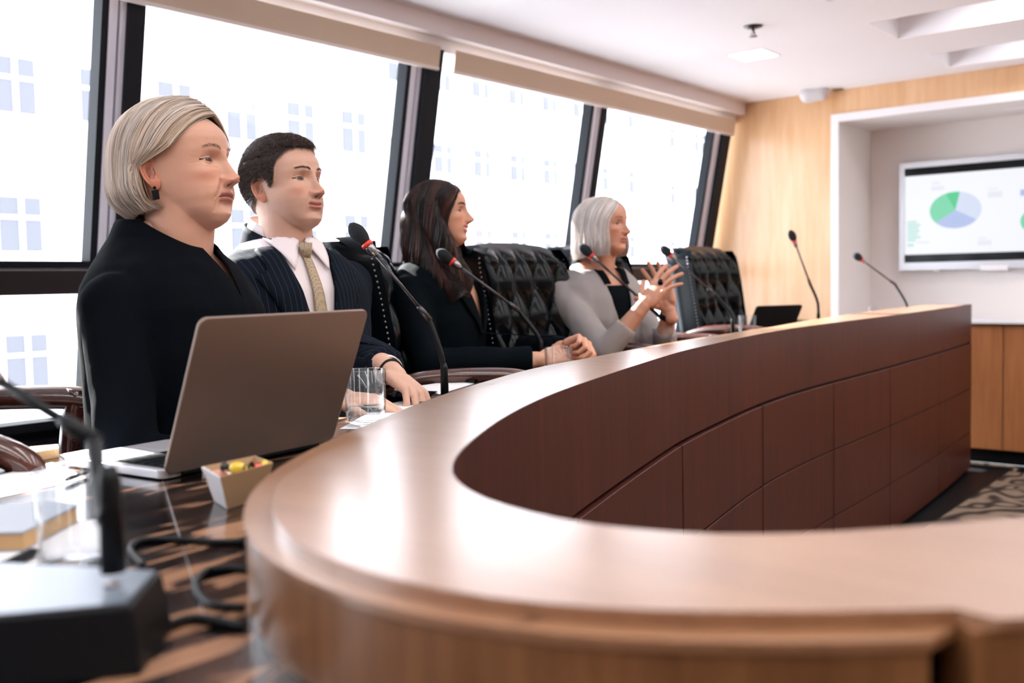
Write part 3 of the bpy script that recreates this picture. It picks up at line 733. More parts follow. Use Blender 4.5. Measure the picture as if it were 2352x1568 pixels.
# ================================================================== MICROPHONES
def mic(base_px, head_px, d, label, joint=None, foam=.0190, dcol=None, plate=True, bigbase=False, dh=None, rod=.0042, rm='gun'):
    b = col_at(base_px, d, ZT) if dcol is None else dcol
    h = dep(head_px[0], head_px[1], dh or d)
    r = empty('gooseneck_microphone', b, 0, label, 'microphone', 'gooseneck microphones along the desk')
    H = h - b
    up = Vector((0, 0, 1))
    bend = Vector((H.x * .04, H.y * .04, H.z * .30))
    if joint is not None: J = dep(joint[0], joint[1], d if dh is None else (d * (1 - .45) + dh * .45)) - b
    else: J = Vector((H.x * .22, H.y * .22, H.z * .50))
    flex = catmull([Vector((0, 0, .012)), Vector((0, 0, .06)), bend, J], 9)
    MB().tube([(0, 0, 0.010), (0, 0, .075), (H.x * .005, H.y * .005, .085)], [.0088, .0080, .0056], 14).build('stem_sleeve', M['black'], r, smooth=True)
    seg = MB(); seg.tube(flex, [.0058 + (.0008 if k % 2 else 0) for k in range(len(flex))], 12); seg.build('flexible_neck', M['black'], r, smooth=True)
    dr = (H - J).normalized(); hb = H - dr * .040
    MB().tube([J - dr * .004, J + dr * .028, J + dr * .036], [.0072, .0066, .0048], 14).build('joint_sleeve', M[rm], r, smooth=True)
    MB().tube([J + dr * .03, hb - dr * .018], rod, 12).build('rod', M[rm], r, smooth=True)
    MB().tube([hb - dr * .024, hb - dr * .012, hb - dr * .004, hb + dr * .004], [.0050, .0095, .0105, .0105], 16).build('collar', M['steel'], r, smooth=True)
    MB().tube([hb + dr * .002, hb + dr * .010], .0128, 18).build('lit_ring', M['red'], r, smooth=True)
    n = 14; pts = []; rad = []
    for i in range(n + 1):
        t = i / n; pts.append(hb + dr * (.008 + .056 * t)); rad.append(max(.001, foam * (math.sin(PI * (t * .86 + .14)) ** .55) * (.80 + .25 * t)))
    MB().tube(pts, rad, 24).build('foam_windscreen', M['foam'], r, smooth=True)
    if plate and not bigbase:
        MB().tube([(0, 0, .0), (0, 0, .012)], [.014, .012], 16).build('socket', M['black'], r, smooth=True)
        MB().box((-.045, -.055, 0.0), (.06, .055, .007)).build('base_plate', M['black'], r, bevel=.002)
    return r
mic(1022, (820, 533), 2.08, 'tall desk microphone with black foam and red ring in front of the man', joint=(985, 733))
mic(1243, (1018, 585), 2.86, 'desk microphone with red ring in front of the long-haired woman', joint=(1190, 712))
mic(1531, (1342, 572), 3.42, 'desk microphone in front of the white-haired woman in grey', joint=(1475, 690), foam=.019)
mic(1683, (1527, 574), 4.1, 'desk microphone in front of the farthest empty chair', joint=(1640, 675), foam=.021)
mic(1880, (1819, 539), 4.62, 'thin upright microphone against the oak wall, second from the far end', joint=(1862, 655), foam=.020)
mic(2084, (1968, 588), 5.3, 'farthest desk microphone, leaning left in front of the white niche', joint=(2056, 653), foam=.022)
# foreground blurred microphone on its delegate unit
bz = ZT + .045
m0 = onz(262, 1345, bz)
mh = dep(-120, 800, .83)
mr = mic(262, (-120, 800), .745, 'blurred foreground microphone on a black unit at the left edge', joint=(215, 1010), dcol=m0, plate=False, rod=.004, dh=.83, rm='black')
u0 = empty('delegate_unit', (m0.x, m0.y, ZT), R2(0), 'black wedge-shaped microphone unit with grey sloping top, bottom left corner', 'conference unit')
pA, pB, pC, pD = [onz(*q, bz) for q in ((-60, 1290), (372, 1312), (300, 1392), (-60, 1425))]
def rl(p, z=None): return (p.x - m0.x, p.y - m0.y, (p.z if z is None else z) - ZT)
lo = [Vector((q.x, q.y, ZT)) for q in (pA, pB, pC, pD)]
cN = (lo[0] + lo[1] + lo[2] + lo[3]) / 4
lo = [cN + (q - cN) * 1.10 for q in lo]
MB().add([rl(q) for q in lo] + [rl(q, bz) for q in (pA, pB, pC, pD)], [(0, 1, 2, 3), (7, 6, 5, 4), (0, 4, 5, 1), (1, 5, 6, 2), (2, 6, 7, 3), (3, 7, 4, 0)]).build('housing', M['black'], u0, bevel=.002)
cT = (pA + pB + pC + pD) / 4
MB().add([rl(cT + (q - cT) * .93, bz + .0004) for q in (pA, pB, pC, pD)] + [rl(cT + (q - cT) * .93, bz + .0016) for q in (pA, pB, pC, pD)], [(0, 1, 2, 3), (7, 6, 5, 4), (0, 4, 5, 1), (1, 5, 6, 2), (2, 6, 7, 3), (3, 7, 4, 0)]).build('top_plate', mat('grey_plate', srgb(120, 132, 146), 0.3, metal=.3), u0)
MB().lathe([(.001, 0), (.006, 0), (.006, .003), (.001, .003)], c=rl((pB + pC) / 2 * .6 + cT * .4, bz + .0012)).build('button', M['steel'], u0, smooth=True)

# ================================================================== LAPTOPS
def laptop(P0, a, b, w, h, dep_, label, lidm, darkback=False):
    r = empty('laptop', P0, a, label, 'laptop')
    # local: x along hinge, -y... n = (sin a,-cos a) => local -y is away from the user
    th = .006
    def rounded(w, h, rr, n=6):
        pts = []
        for cx_, cy_, s0 in ((w - rr, rr, -90), (w - rr, h - rr, 0), (rr, h - rr, 90), (rr, rr, 180)):
            for k in range(n + 1):
                an = math.radians(s0 + 90 * k / n); pts.append((cx_ + rr * math.cos(an), cy_ + rr * math.sin(an)))
        return pts
    base = rounded(w, dep_, .012); MB().prism([(x, y) for x, y in base], .002, .014).build('base', M['lidedge'], r, bevel=.0012)
    MB().box((.012, .012, .0140), (w - .012, dep_ * .56, .0146)).build('keyboard_well', M['black'], r)
    for j in range(5):
        for i in range(13):
            kw = (w - .03) / 13
            MB().box((.015 + i * kw + .001, .016 + j * .0205, .0146), (.015 + (i + 1) * kw - .001, .016 + j * .0205 + .0165, .0162)).build('key', M['black'], r)
    MB().box((w * .34, dep_ * .62, .0140), (w * .66, dep_ * .95, .0143)).build('trackpad', M['lidedge'], r)
    lid = rounded(w, h, .013); mb = MB().prism(lid, 0, th); Rm = Matrix.Translation((0, .0, .010)) @ Matrix.Rotation(PI / 2 + b, 4, 'X')
    mb.v = [tuple(Rm @ Vector(v)) for v in mb.v]; mb.build('lid', lidm, r, bevel=.0016)
    mb = MB().box((.008, .010, -.0012), (w - .008, h - .008, .0)); mb.v = [tuple(Rm @ Vector(v)) for v in mb.v]; mb.build('screen', M['screenoff'], r)
    MB().tube([(.03, 0, .008), (w - .03, 0, .008)], .006, 12).build('hinge', M['black'], r)
    return r
L0 = onz(372, 1098, ZT + .004); L0.z = ZT
lt = laptop(L0, R2(95.98), R2(22.06), .316, .223, .222, 'open silver laptop with its lid towards the camera, before the silver-haired woman', M['lid'])
q = col_at(1716, 4.5, ZT)
laptop(q, R2(60), R2(32), .25, .135, .17, 'small dark laptop or tablet standing open near the far empty chair', M['black'])

# ================================================================== GLASSES, PAPERS, SMALL THINGS
WATER = thin_glass('water', (0.93, 0.96, 0.97), 0.0, 1.2)
def tumbler(p, r0, h, label, water=.45, top=1.0):
    t = empty('tumbler', p, 0, label, 'glass', 'water glasses on the desk')
    MB().lathe([(.0005, .0), (r0 * .92, .0), (r0 * .96, .004), (r0 * top, h), (r0 * top - .0012, h + .0008), (r0 * top - .0028, h), (r0 * .90, .010), (r0 * .7, .007), (.0005, .007)], seg=40).build('glass_wall', M['tumbler'], t, smooth=True)
    if water: MB().lathe([(.0005, .0078), (r0 * .88, .0105), (r0 * .9 + (top - .9 - .05) * r0 * water, h * water), (.0005, h * water)], seg=40).build('water', WATER, t, smooth=True)
    return t
g1 = col_at(841, 1.78, ZT)
tumbler(g1, .0375, .100, 'water glass standing between the laptop lid and the ledge', .35)
tumbler(onz(178, 1296, ZT), .0345, .088, 'large blurred water glass at the left foreground', 0)
tumbler(col_at(1283, 2.66, ZT), .037, .074, 'low tumbler in front of the clasped hands of the long-haired woman', .4)
tumbler(col_at(1523, 3.36, ZT), .036, .085, 'tumbler behind the ledge below the white-haired woman', .4)
tumbler(col_at(1716, 4.25, ZT), .040, .088, 'tumbler near the far empty chair, beside the dark laptop', .4)
tumbler(col_at(2010, 5.0, ZT + .0), .035, .09, 'last tumbler showing just above the far end of the ledge', .3)
def quad_sheet(name, pts, z, th, m, label, cat, group=None):
    P = [onz(x, y, ZT + z) for x, y in pts]; c = sum(P, Vector()) / len(P)
    t = MB().add([(q.x - c.x, q.y - c.y, 0) for q in P] + [(q.x - c.x, q.y - c.y, th) for q in P], [tuple(range(len(P)))[::-1], tuple(range(len(P), 2 * len(P)))] + [(i, (i + 1) % len(P), (i + 1) % len(P) + len(P), i + len(P)) for i in range(len(P))])
    o = t.build(name, m, None); o.location = (c.x, c.y, ZT + z); return tag(o, label, cat, group)
quad_sheet('paper_sheet', ((-60, 1105), (120, 1062), (200, 1098), (-40, 1150)), .0004, .0004, M['paper'], 'white sheet of paper at the left edge behind the notebook', 'paper')
quad_sheet('paper_sheet', ((135, 1045), (372, 1000), (400, 1020), (180, 1075)), .0004, .0008, M['paper'], 'white papers under and left of the laptop base', 'paper')
quad_sheet('paper_sheet', ((780, 985), (880, 930), (1000, 905), (930, 985)), .0004, .0004, M['paper'], 'white sheet beside the glass, in front of the man', 'paper')
quad_sheet('paper_sheet', ((905, 895), (1050, 873), (1150, 862), (1010, 905)), .0004, .0006, M['paper'], 'white sheet under the tall desk microphone', 'paper')
quad_sheet('tablet', ((885, 918), (925, 903), (1005, 905), (985, 922)), .0020, .007, M['blackgloss'], 'black tablet lying on papers in front of the man', 'tablet')
quad_sheet('paper_sheet', ((1180, 850), (1290, 815), (1380, 800), (1400, 812)), .0004, .0004, M['paper'], 'white sheet behind the low tumbler of the long-haired woman', 'paper')
quad_sheet('phone', ((1060, 878), (1095, 868), (1122, 870), (1090, 881)), .0004, .008, M['blackgloss'], 'dark phone with keys lying near the long-haired woman', 'phone')
quad_sheet('paper_sheet', ((-80, 1260), (60, 1215), (240, 1190), (250, 1260), (-80, 1330)), .0004, .0004, M['paper'], 'white sheet under the notebook in the left foreground', 'paper')
# notebook
nbp = [(-90, 1168), (108, 1150), (178, 1160), (52, 1222), (-90, 1226)]
P = [onz(x, y, ZT + .020) for x, y in nbp]; c = sum(P, Vector()) / 5
nb = empty('notebook', (c.x, c.y, ZT + .001), 0, 'blurred grey covered notebook with tan pages at the left edge', 'notebook')
def pr5(s, z0, z1): return MB().prism([((q.x - c.x) * s, (q.y - c.y) * s) for q in P], z0, z1)
pr5(.98, 0.0015, .0175).build('pages', M['nbpages'], nb); pr5(1.0, .0175, .0195).build('cover', M['nbcover'], nb); pr5(1.0, 0, .0015).build('back_cover', M['nbcover'], nb)
def pen(a, b_, label, z=.006, r=.005, m='black'):
    A = onz(*a, ZT + z); B = onz(*b_, ZT + z); o = empty('pen', A, 0, label, 'pen')
    D_ = B - A; MB().tube([(0, 0, 0), D_ * .08, D_ * .85, D_], [r * .5, r, r, r * .3], 12).build('barrel', M[m], o, smooth=True)
    MB().tube([D_ * .1 + Vector((0, 0, r)), D_ * .32 + Vector((0, 0, r))], r * .25, 6).build('clip', M['steel'], o)
pen((-30, 1318), (88, 1262), 'black pen lying across the white sheet in the left foreground')
pen((150, 1102), (205, 1082), 'small dark pen beside the laptop corner', r=.003)
pen((720, 985), (752, 978), 'dark pen beyond the laptop edge near the man', r=.003)
# cork coaster / desk calendar
quad_sheet('cork_block', ((62, 1062), (70, 1046), (134, 1040), (136, 1050)), .0005, .014, mat('cork', srgb(190, 158, 118), .9, bump=.3, bscale=300), 'speckled cork block lying beside the chair arm at left', 'cork block')
# cables
def cable(pts, label, r=.0035):
    P = [onz(x, y, ZT + r) for x, y in pts]; c0 = P[0].copy()
    o = MB().tube(catmull([q - c0 for q in P], 8), r, 8).build('cable', M['black'], None, smooth=True); o.location = c0; tag(o, label, 'cable', 'cables on the writing surface')
cable([(330, 1300), (300, 1262), (330, 1240), (420, 1240), (500, 1245), (560, 1243)], 'black cable running from the unit to the ledge, upper one')
cable([(560, 1395), (480, 1385), (450, 1345), (475, 1312), (520, 1305), (570, 1308)], 'looped black cable beside the wooden ledge face')
cable([(300, 1480), (380, 1440), (450, 1420), (560, 1440)], 'black cable crossing the dark surface at the bottom left', .004)
# thin inlay line
A = onz(372, 1098, ZT); B = onz(470, 1420, ZT)
o = MB().tube([(0, 0, 0), tuple(B - A)], .00035, 4).build('trim_inlay', M['steel'], None); o.location = A; o.name = 'trim_9'; o['kind'] = 'structure'
# candy box
bx = empty('snack_box', tuple(onz(528, 1120, ZT)), 0, 'small white and tan tapered box of wrapped sweets beside the ledge', 'box')
o_ = onz(528, 1120, ZT)
top = [onz(x, y, ZT + .042) for x, y in ((462, 1072), (505, 1096), (628, 1062), (585, 1046))]
ct = sum(top, Vector()) / 4; cb = Vector((ct.x, ct.y, ZT + .0005)); bot = [cb + Vector((q.x - ct.x, q.y - ct.y, 0)) * .68 for q in top]
def L3(q): return tuple(q - o_)
for k in range(4):
    k2 = (k + 1) % 4; a, b_, c_, d_ = top[k], top[k2], bot[k2], bot[k]
    inw = lambda q, cc: q + (Vector((cc.x, cc.y, q.z)) - q).normalized() * .003
    vs = [L3(x) for x in (a, b_, c_, d_)] + [L3(inw(a, ct)), L3(inw(b_, ct)), L3(inw(c_, ct)), L3(inw(d_, ct))]
    MB().add(vs, [(0, 1, 2, 3), (7, 6, 5, 4), (0, 4, 5, 1), (1, 5, 6, 2), (2, 6, 7, 3), (3, 7, 4, 0)]).build('side', M['cardw'] if k == 0 else M['card'], bx)
MB().prism([(q.x - o_.x, q.y - o_.y) for q in bot], .0005, .003).build('bottom', M['card'], bx)
CAND = [((492, 1080), .036, srgb(214, 150, 128), srgb(235, 225, 220), 'pale pink and white wrapped sweet at the left of the snack box'), ((545, 1064), .046, srgb(222, 186, 40), (.01, .01, .012, 1), 'yellow and black wrapped sweet in the middle of the snack box'),
        ((602, 1066), .042, srgb(206, 60, 50), srgb(226, 190, 60), 'red and yellow wrapped sweet at the right of the snack box'), ((520, 1090), .030, srgb(200, 50, 44), srgb(200, 50, 44), 'small red sweet low in the snack box')]
for (px, z, c1_, c2_, lab) in CAND:
    P_ = onz(*px, ZT + z); P_ = Vector((P_.x, P_.y, ZT + z - .006)); P_ = P_.lerp(Vector((ct.x, ct.y, P_.z)), .22)
    t = empty('wrapped_sweet', P_, random.uniform(0, 3), lab, 'sweet', 'wrapped sweets in the box')
    m1 = mat('wrapper', c1_, .25, coat=.5); m2 = mat('wrapper_end', c2_, .25, coat=.5)
    MB().ellipsoid((0, 0, 0), (.0115, .0078, .0078), nu=14, nv=10).build('body', m1, t, smooth=True)
    for sg in (1, -1): MB().tube([(sg * .010, 0, 0), (sg * .013, 0, .001), (sg * .019, 0, .002)], [.005, .003, .0065], 10).build('twist', m2, t)

# ================================================================== PEOPLE
def attr_mat(name, rough=0.5, spec=0.4, bump=0, bscale=200, sss=0, sheen=0, coat=0, aniso=0):
    m = mat(name, (0.5, 0.5, 0.5), rough, spec=spec, bump=bump, bscale=bscale, sss=sss, sheen=sheen, coat=coat); nt = m.node_tree
    a = nt.nodes.new('ShaderNodeAttribute'); a.attribute_name = 'Col'; nt.links.new(a.outputs['Color'], nt.nodes['Principled BSDF'].inputs['Base Color'])
    return m
M['skin'] = attr_mat('skin', 0.48, 0.35, bump=0.04, bscale=420, sss=0.12)
M['hair'] = attr_mat('hair', 0.38, 0.4)
M['eye'] = attr_mat('eyeball', 0.12, 0.4, coat=0.2)
def smax(a, b, k):
    h = np.clip(0.5 + 0.5 * (a - b) / k, 0, 1); return b * (1 - h) + a * h + k * h * (1 - h)
def G(x, s): return np.exp(-(x / s) ** 2)
def sstep(a, b, x):
    t = np.clip((x - a) / (b - a), 0, 1); return t * t * (3 - 2 * t)

ZF = [-.24, -.20, -.16, -.135, -.124, -.117, -.108, -.095, -.082, -.065, -.045, -.02, .0, .02, .042, .055, .067, .080, .091, .0985, .1045, .1070]
def head_tables(p):
    F = [.052, .046, .042, .046, .060, .072, .0815, .0850, .0825, .0840, .0850, .0850, .0845, .0895, .0900, .0860, .0780, .0655, .0510, .0360, .018, .002]
    B = [.062, .060, .058, .059, .060, .061, .064, .068, .073, .080, .088, .096, .100, .102, .101, .098, .090, .077, .060, .043, .022, .003]
    Wd = [.066, .060, .056, .057, .058, .059, .061, .0635, .0655, .068, .070, .0725, .0745, .0760, .0760, .0735, .068, .058, .045, .033, .017, .002]
    return np.array(F), np.array(B), np.array(Wd)

def build_head(p):
    """returns verts Nx3, faces, colours; head frame: x forward, y left, z up, eyes at z=0"""
    zs = np.concatenate([np.linspace(-.24, -.125, 26)[:-1], np.linspace(-.125, -.015, 92)[:-1], np.linspace(-.015, .016, 40)[:-1], np.linspace(.016, .05, 24)[:-1], np.linspace(.05, .1070, 44)])
    f = np.linspace(-1, 1, 190); ph_f = 1.38 * (0.8 * f + 0.2 * f ** 3)
    ph_b = np.linspace(1.38, 2 * PI - 1.38, 62)[1:-1]
    ph = np.concatenate([ph_f, ph_b])
    F, B, Wd = head_tables(p)
    jw = p.get('jaw', 1.0)
    ZZ, PH = np.meshgrid(zs, ph, indexing='ij')
    zi = np.array(ZF)
    Fz = np.interp(zs, zi, F); Bz = np.interp(zs, zi, B); Wz = np.interp(zs, zi, Wd)
    # smooth the tables
    for _ in range(6):
        for T in (Fz, Bz, Wz): T[1:-1] = (T[:-2] + 2 * T[1:-1] + T[2:]) / 4
    c, s_ = np.cos(PH), np.sin(PH)
    A = np.where(c > 0, Fz[:, None], Bz[:, None])
    # neck section (cylinder leaning back) and jaw/cranium section separately below z=-.05
    nk = p.get('neck', 0.056)
    n = 2.25
    r_neck = (np.abs(c / np.where(c > 0, nk * .82, nk * 1.12)) ** 2.1 + np.abs(s_ / nk) ** 2.1) ** (-1 / 2.1)
    # jaw: front extent kept, sides narrow towards chin following the jaw border
    Wj = np.interp(zs, [-.24, -.127, -.120, -.112, -.10, -.085, -.065, -.045, -.02, 0, .12], [.002, .004, .020, .033, .0445, .0545, .0610, .0655, .0700, .073, .073]) * jw
    Fj = np.interp(zs, [-.24, -.127, -.121, -.113, -.100, -.085, -.075, -.06, .12], [.0, .045, .068, .0800, .0850, .0825, .083, .084, .084])
    up = sstep(-.075, -.025, zs)[:, None]
    for _ in range(4):
        Wj[1:-1] = (Wj[:-2] + 2 * Wj[1:-1] + Wj[2:]) / 4; Fj[1:-1] = (Fj[:-2] + 2 * Fj[1:-1] + Fj[2:]) / 4
    Bj = np.interp(zs, [-.127, -.11, -.09, -.07, -.05, -.02, .12], [-.04, -.022, -.004, .012, .035, .07, .07])
    # section centred so that jaw back lies at -Bj: use shifted ellipse solved in polar form
    xc = (Fj - Bj) / 2; ax = np.maximum((Fj + Bj) / 2, .004)
    def shifted(xc, ax, wy, nn):
        r = np.zeros_like(PH); lo = np.zeros_like(PH); hi = np.full_like(PH, .2)
        # march from outside in to find largest r inside section
        R = np.linspace(.13, .0, 66); found = np.zeros_like(PH, bool)
        for rr in R:
            v = np.abs((rr * c - xc[:, None]) / ax[:, None]) ** nn + np.abs(rr * s_ / wy[:, None]) ** nn
            hit = (v < 1) & ~found; r[hit] = rr; found |= hit
        a = r.copy(); b = r + .002
        for _ in range(10):
            m = (a + b) / 2; v = np.abs((m * c - xc[:, None]) / ax[:, None]) ** nn + np.abs(m * s_ / wy[:, None]) ** nn
            ins = v < 1; a = np.where(ins, m, a); b = np.where(ins, b, m)
        return np.where(found, a, 0)
    r_jaw = shifted(xc, ax, np.maximum(Wj, .003), 2.25) * (1 - .5 * sstep(-.04, .06, ZZ))
    r_cr = (np.abs(c / A) ** n + np.abs(s_ / Wz[:, None]) ** n) ** (-1 / n)
    r_low = smax(r_neck * (1 + 0.35 * sstep(-.17, -.25, ZZ) ), r_jaw, .010)
    cr_back = np.where(c < 0, r_cr, 0)
    # cranium back above z=-.05
    w_up = sstep(-.085, -.03, ZZ)
    r = r_low * (1 - w_up) + smax(r_cr, r_jaw, .004) * w_up
    fr = (c > 0)
    # ---- features
    def yy(): return r * s_
    z = ZZ; Y = yy(); aY = np.abs(Y); front = sstep(.25, .5, c)
    old = p.get('old', 0.3)
    r = r + front * (.0035 * G(aY - .027, .017) * G(z - .019 - .004 * 0, .007) * p.get('brow', 1))       # brow ridge
    r = r - front * (.0105 * G(aY - .030, .0135) * G(z - .002, .0105) + .004 * G(aY - .016, .006) * G(z - .004, .01))
    r = r + front * .0045 * G(aY - .047, .015) * G(z + .024, .013) * p.get('cheek', 1)                     # cheekbone
    r = r - front * .0030 * G(aY - .048, .015) * G(z + .062, .018) * (1 - p.get('full', 0))
    r = r + front * .0040 * G(aY - .040, .018) * G(z + .060, .02) * p.get('full', 0)
    # nose
    nl = p.get('nose', 1.0)
    az = np.interp(z, [-.056, -.0525, -.0495, -.046, -.043, -.038, -.033, -.025, -.014, -.004, .004, .012, .022], np.array([0, .0005, .006, .0165, .0225, .0262, .0258, .0210, .0155, .0105, .0075, .004, .0]) * nl)
    sy = np.interp(z, [-.05, -.042, -.035, -.028, -.015, 0, .015], [.0115, .0115, .0105, .0082, .0076, .0072, .008]) * p.get('nosew', 1)
    r = r + front * az * np.exp(-(aY / sy) ** 2.4)
    r = r + front * .0105 * G(aY - .0125 * p.get('nosew', 1), .0052) * G(z + .0415, .0062)                  # wings
    r = r - front * .0050 * G(aY - .0070, .0032) * G(z + .0475, .0026)                                    # nostrils
    r = r - front * .0022 * G(aY - .0205, .0028) * G(z + .041, .007)
    # mouth
    mw = p.get('mouthw', .0245); zm = -.0655 + p.get('smile', 0) * .0075 * (aY / mw) ** 2 - p.get('frown', 0) * .003 * (aY / mw) ** 2
    env = sstep(mw + .002, mw * .55, aY)
    lp = p.get('lip', 1.0)
    mo_ = max(0, p.get('smile', 0) - .5) * 2; gp = .0030 * mo_ * np.clip(1 - (aY / mw) ** 2, 0, 1)
    r = r + front * (.0040 * lp * G(z - zm - .0050 - gp, .0036) + .0046 * lp * G(z - zm + .0062 + gp, .0042)) * env
    r = r + front * .0030 * G(aY, .024) * G(z + .060, .012)
    mo = p.get('smile', 0)
    r = r - front * (.0030 - .0008 * mo_) * G(z - zm, .0011 + .0022 * mo_) * sstep(mw + .002, mw - .003, aY)
    r = r - front * .0035 * G(aY, .015) * G(z + .0815, .0055)                                               # mentolabial
    r = r + front * .0042 * G(aY, .017) * G(z + .100, .010) * p.get('chin', 1)
    r = r - front * .0007 * G(aY, .0022) * G(z + .056, .005)
    # nasolabial fold, jowl line, eye bag
    def seg(ax_, az_, bx, bz, wd):
        dx, dz = bx - ax_, bz - az_; t = np.clip(((aY - ax_) * dx + (z - az_) * dz) / (dx * dx + dz * dz), 0, 1)
        return np.exp(-(((aY - ax_ - t * dx) ** 2 + (z - az_ - t * dz) ** 2) / wd ** 2))
    fold = seg(.019, -.040, .0335, -.068, .0028)
    r = r - front * (.0006 + .0020 * old) * fold + front * (.0012 * old + .0014 * mo) * seg(.026, -.040, .040, -.062, .006)
    fold2 = seg(.029, -.072, .033, -.094, .0028)
    r = r - front * .0016 * old * fold2 + front * .0026 * old * G(aY - .043, .012) * G(z + .088, .012)
    bag = seg(.020, -.0125, .043, -.0115, .0022)
    r = r - front * .0012 * old * bag
    crow = (seg(.049, .002, .062, .007, .0011) + seg(.049, -.002, .062, -.005, .0011)) * old
    r = r - front * .0003 * crow
    # eyelids
    eyx, eyy, R = .0625, .0318, .0132
    hu = p.get('lid', .0052); hl = p.get('lidlo', .0034); mask_open = np.zeros_like(r, bool); lash = np.zeros_like(r); 
    for sg in (1, -1):
        ex, ey = eyx, sg * eyy
        b = c * ex + s_ * ey; disc = b * b - (ex * ex + ey * ey) + (R + .0006) ** 2 - z ** 2
        rl = np.where(disc > 0, b + np.sqrt(np.maximum(disc, 0)), 0)
        cond = front > .5
        Y = r * s_
        r = np.where(cond & (rl > 0), smax(r, rl, .0022), r)
        Yl = rl * s_ - ey
        u = Yl / .0148 * 1.0
        zc = z + .0012 * sg * 0 - .0008 * (u * sg)    # outer corner slightly up
        om = (rl > 0) & (np.abs(u) < 1) & (zc < hu * (1 - np.abs(u) ** 2.2)) & (zc > -hl * (1 - np.abs(u) ** 2.0)) & cond
        mask_open |= om
        near = (rl > 0) & (np.abs(u) < 1.12) & cond
        lash = np.maximum(lash, near * np.exp(-((zc - hu * (1 - np.minimum(np.abs(u), 1) ** 2.2)) / .0010) ** 2))
        lash = np.maximum(lash, .45 * near * np.exp(-((zc + hl * (1 - np.minimum(np.abs(u), 1) ** 2)) / .0008) ** 2))
        crease = near * np.exp(-((zc - hu * (1 - np.minimum(np.abs(u), 1) ** 2.2) - .0034) / .0008) ** 2)
        r = r - .0009 * crease
        r = np.where(om, rl - .0042, r)
    zmap = np.interp(z, [-.24, -.125, -.115, -.065, -.040, -.012, .2], [-.24, -.118, -.1075, -.0625, -.0355, -.012, .2])
    V = np.stack([r * c, r * s_, zmap], -1)
    # neck leans: shift lower neck back
    sh = np.interp(zs, [-.24, -.125, -.05], [-.042, -.012, 0])[:, None]
    V[..., 0] += sh
    # ---- colours
    skin = np.array(p['skin'][:3]); C_ = np.ones(V.shape) * skin
    def blend(C_, m, col): return C_ * (1 - m[..., None]) + np.array(col[:3]) * m[..., None]
    aY = np.abs(V[..., 1])
    red = skin * np.array([1.0, .68, .62])
    C_ = blend(C_, np.clip(.55 * G(aY - .042, .02) * G(z + .032, .018) * front + .5 * front * G(aY, .016) * G(z + .038, .012), 0, 1), red)
    lipm = front * sstep(mw + .001, mw - .004, aY) * np.clip(G((z - zm - .0040 - gp) / .0040, 1) * 1.15 + G((z - zm + .0058 + gp) / .0046, 1) * 1.15, 0, 1)
    C_ = blend(C_, np.clip(lipm * .9, 0, 1), p['lipc'])
    if mo > .6: 
        teeth = front * (aY < mw * .8) * (np.abs(z - zm - .0005) < gp * .85 + .0006)
        C_ = blend(C_, teeth * 1.0, srgb(236, 226, 216))
    else:
        C_ = blend(C_, np.clip(front * G(z - zm, .0009) * sstep(mw + .001, mw - .002, aY), 0, 1) * .75, srgb(70, 35, 32))
    C_ = blend(C_, np.clip(lash, 0, 1) * p.get('liner', .8), srgb(28, 20, 20))
    C_ = blend(C_, .5 * front * G(aY - .031, .018) * G(z - .008, .007) * p.get('shadow', .4), skin * np.array([.62, .5, .5]))
    bz = .0205 + .0045 * np.sin(np.clip((aY - .012) / .036, 0, 1) * PI * .8)
    brow = front * np.clip(G(z - bz, .0028 * p.get('browt', 1)) * 1.2, 0, 1) * sstep(.009, .014, aY) * sstep(.052, .044, aY)
    C_ = blend(C_, brow * p.get('browa', .8), p['browc'])
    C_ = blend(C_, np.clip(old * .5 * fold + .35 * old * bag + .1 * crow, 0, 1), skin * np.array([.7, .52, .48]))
    if p.get('beard'):
        bm_ = sstep(-.035, -.06, z) * sstep(-.15, -.115, z) * np.where(c > -.1, 1, 0) * (1 - lipm)
        bm_ = bm_ * sstep(.010, .02, np.sqrt((aY / 1.2) ** 2 + (z + .075) ** 2) * 1.0 + .01 * 0 + .004)
        C_ = blend(C_, bm_ * p['beard'], skin * np.array([.60, .58, .62]))
    nost = front * G(aY - .0070, .003) * G(z + .0482, .0022); C_ = blend(C_, np.clip(nost * 1.1, 0, 1), srgb(50, 25, 22))
    C_[mask_open] = srgb(60, 30, 28)[:3]
    if p.get('scalp') is not None:
        el = np.arctan2(z - .02, np.maximum(np.abs(V[..., 0]) * 0 + np.hypot(V[..., 0], V[..., 1]), 1e-4))
        phd = np.degrees(np.abs(np.arctan2(s_, c)))
        hz = np.interp(phd, p['hl_ph'], p['hl_z']); nz = np.array([[noise.noise(Vector((V[i, j, 0] * 90, V[i, j, 1] * 90, V[i, j, 2] * 90))) for j in range(V.shape[1])] for i in range(V.shape[0])]) if p.get('rough_hl') else 0
        m_ = sstep(-.002, .003, z - hz + .004 * nz)
        C_ = blend(C_, m_, p['scalp'])
        if p.get('scalp_lift'):
            V[..., :3] += (V / np.maximum(np.linalg.norm(V, axis=-1, keepdims=True), 1e-4)) * (m_ * p['scalp_lift'])[..., None]
    nr, nc = V.shape[:2]
    idx = np.arange(nr * nc).reshape(nr, nc); nx = np.roll(idx, -1, 1)
    F_ = np.stack([idx[:-1], nx[:-1], nx[1:], idx[1:]], -1).reshape(-1, 4)
    return V.reshape(-1, 3), F_, C_.reshape(-1, 3), dict(z=zs, ph=ph, r=r, V=V)

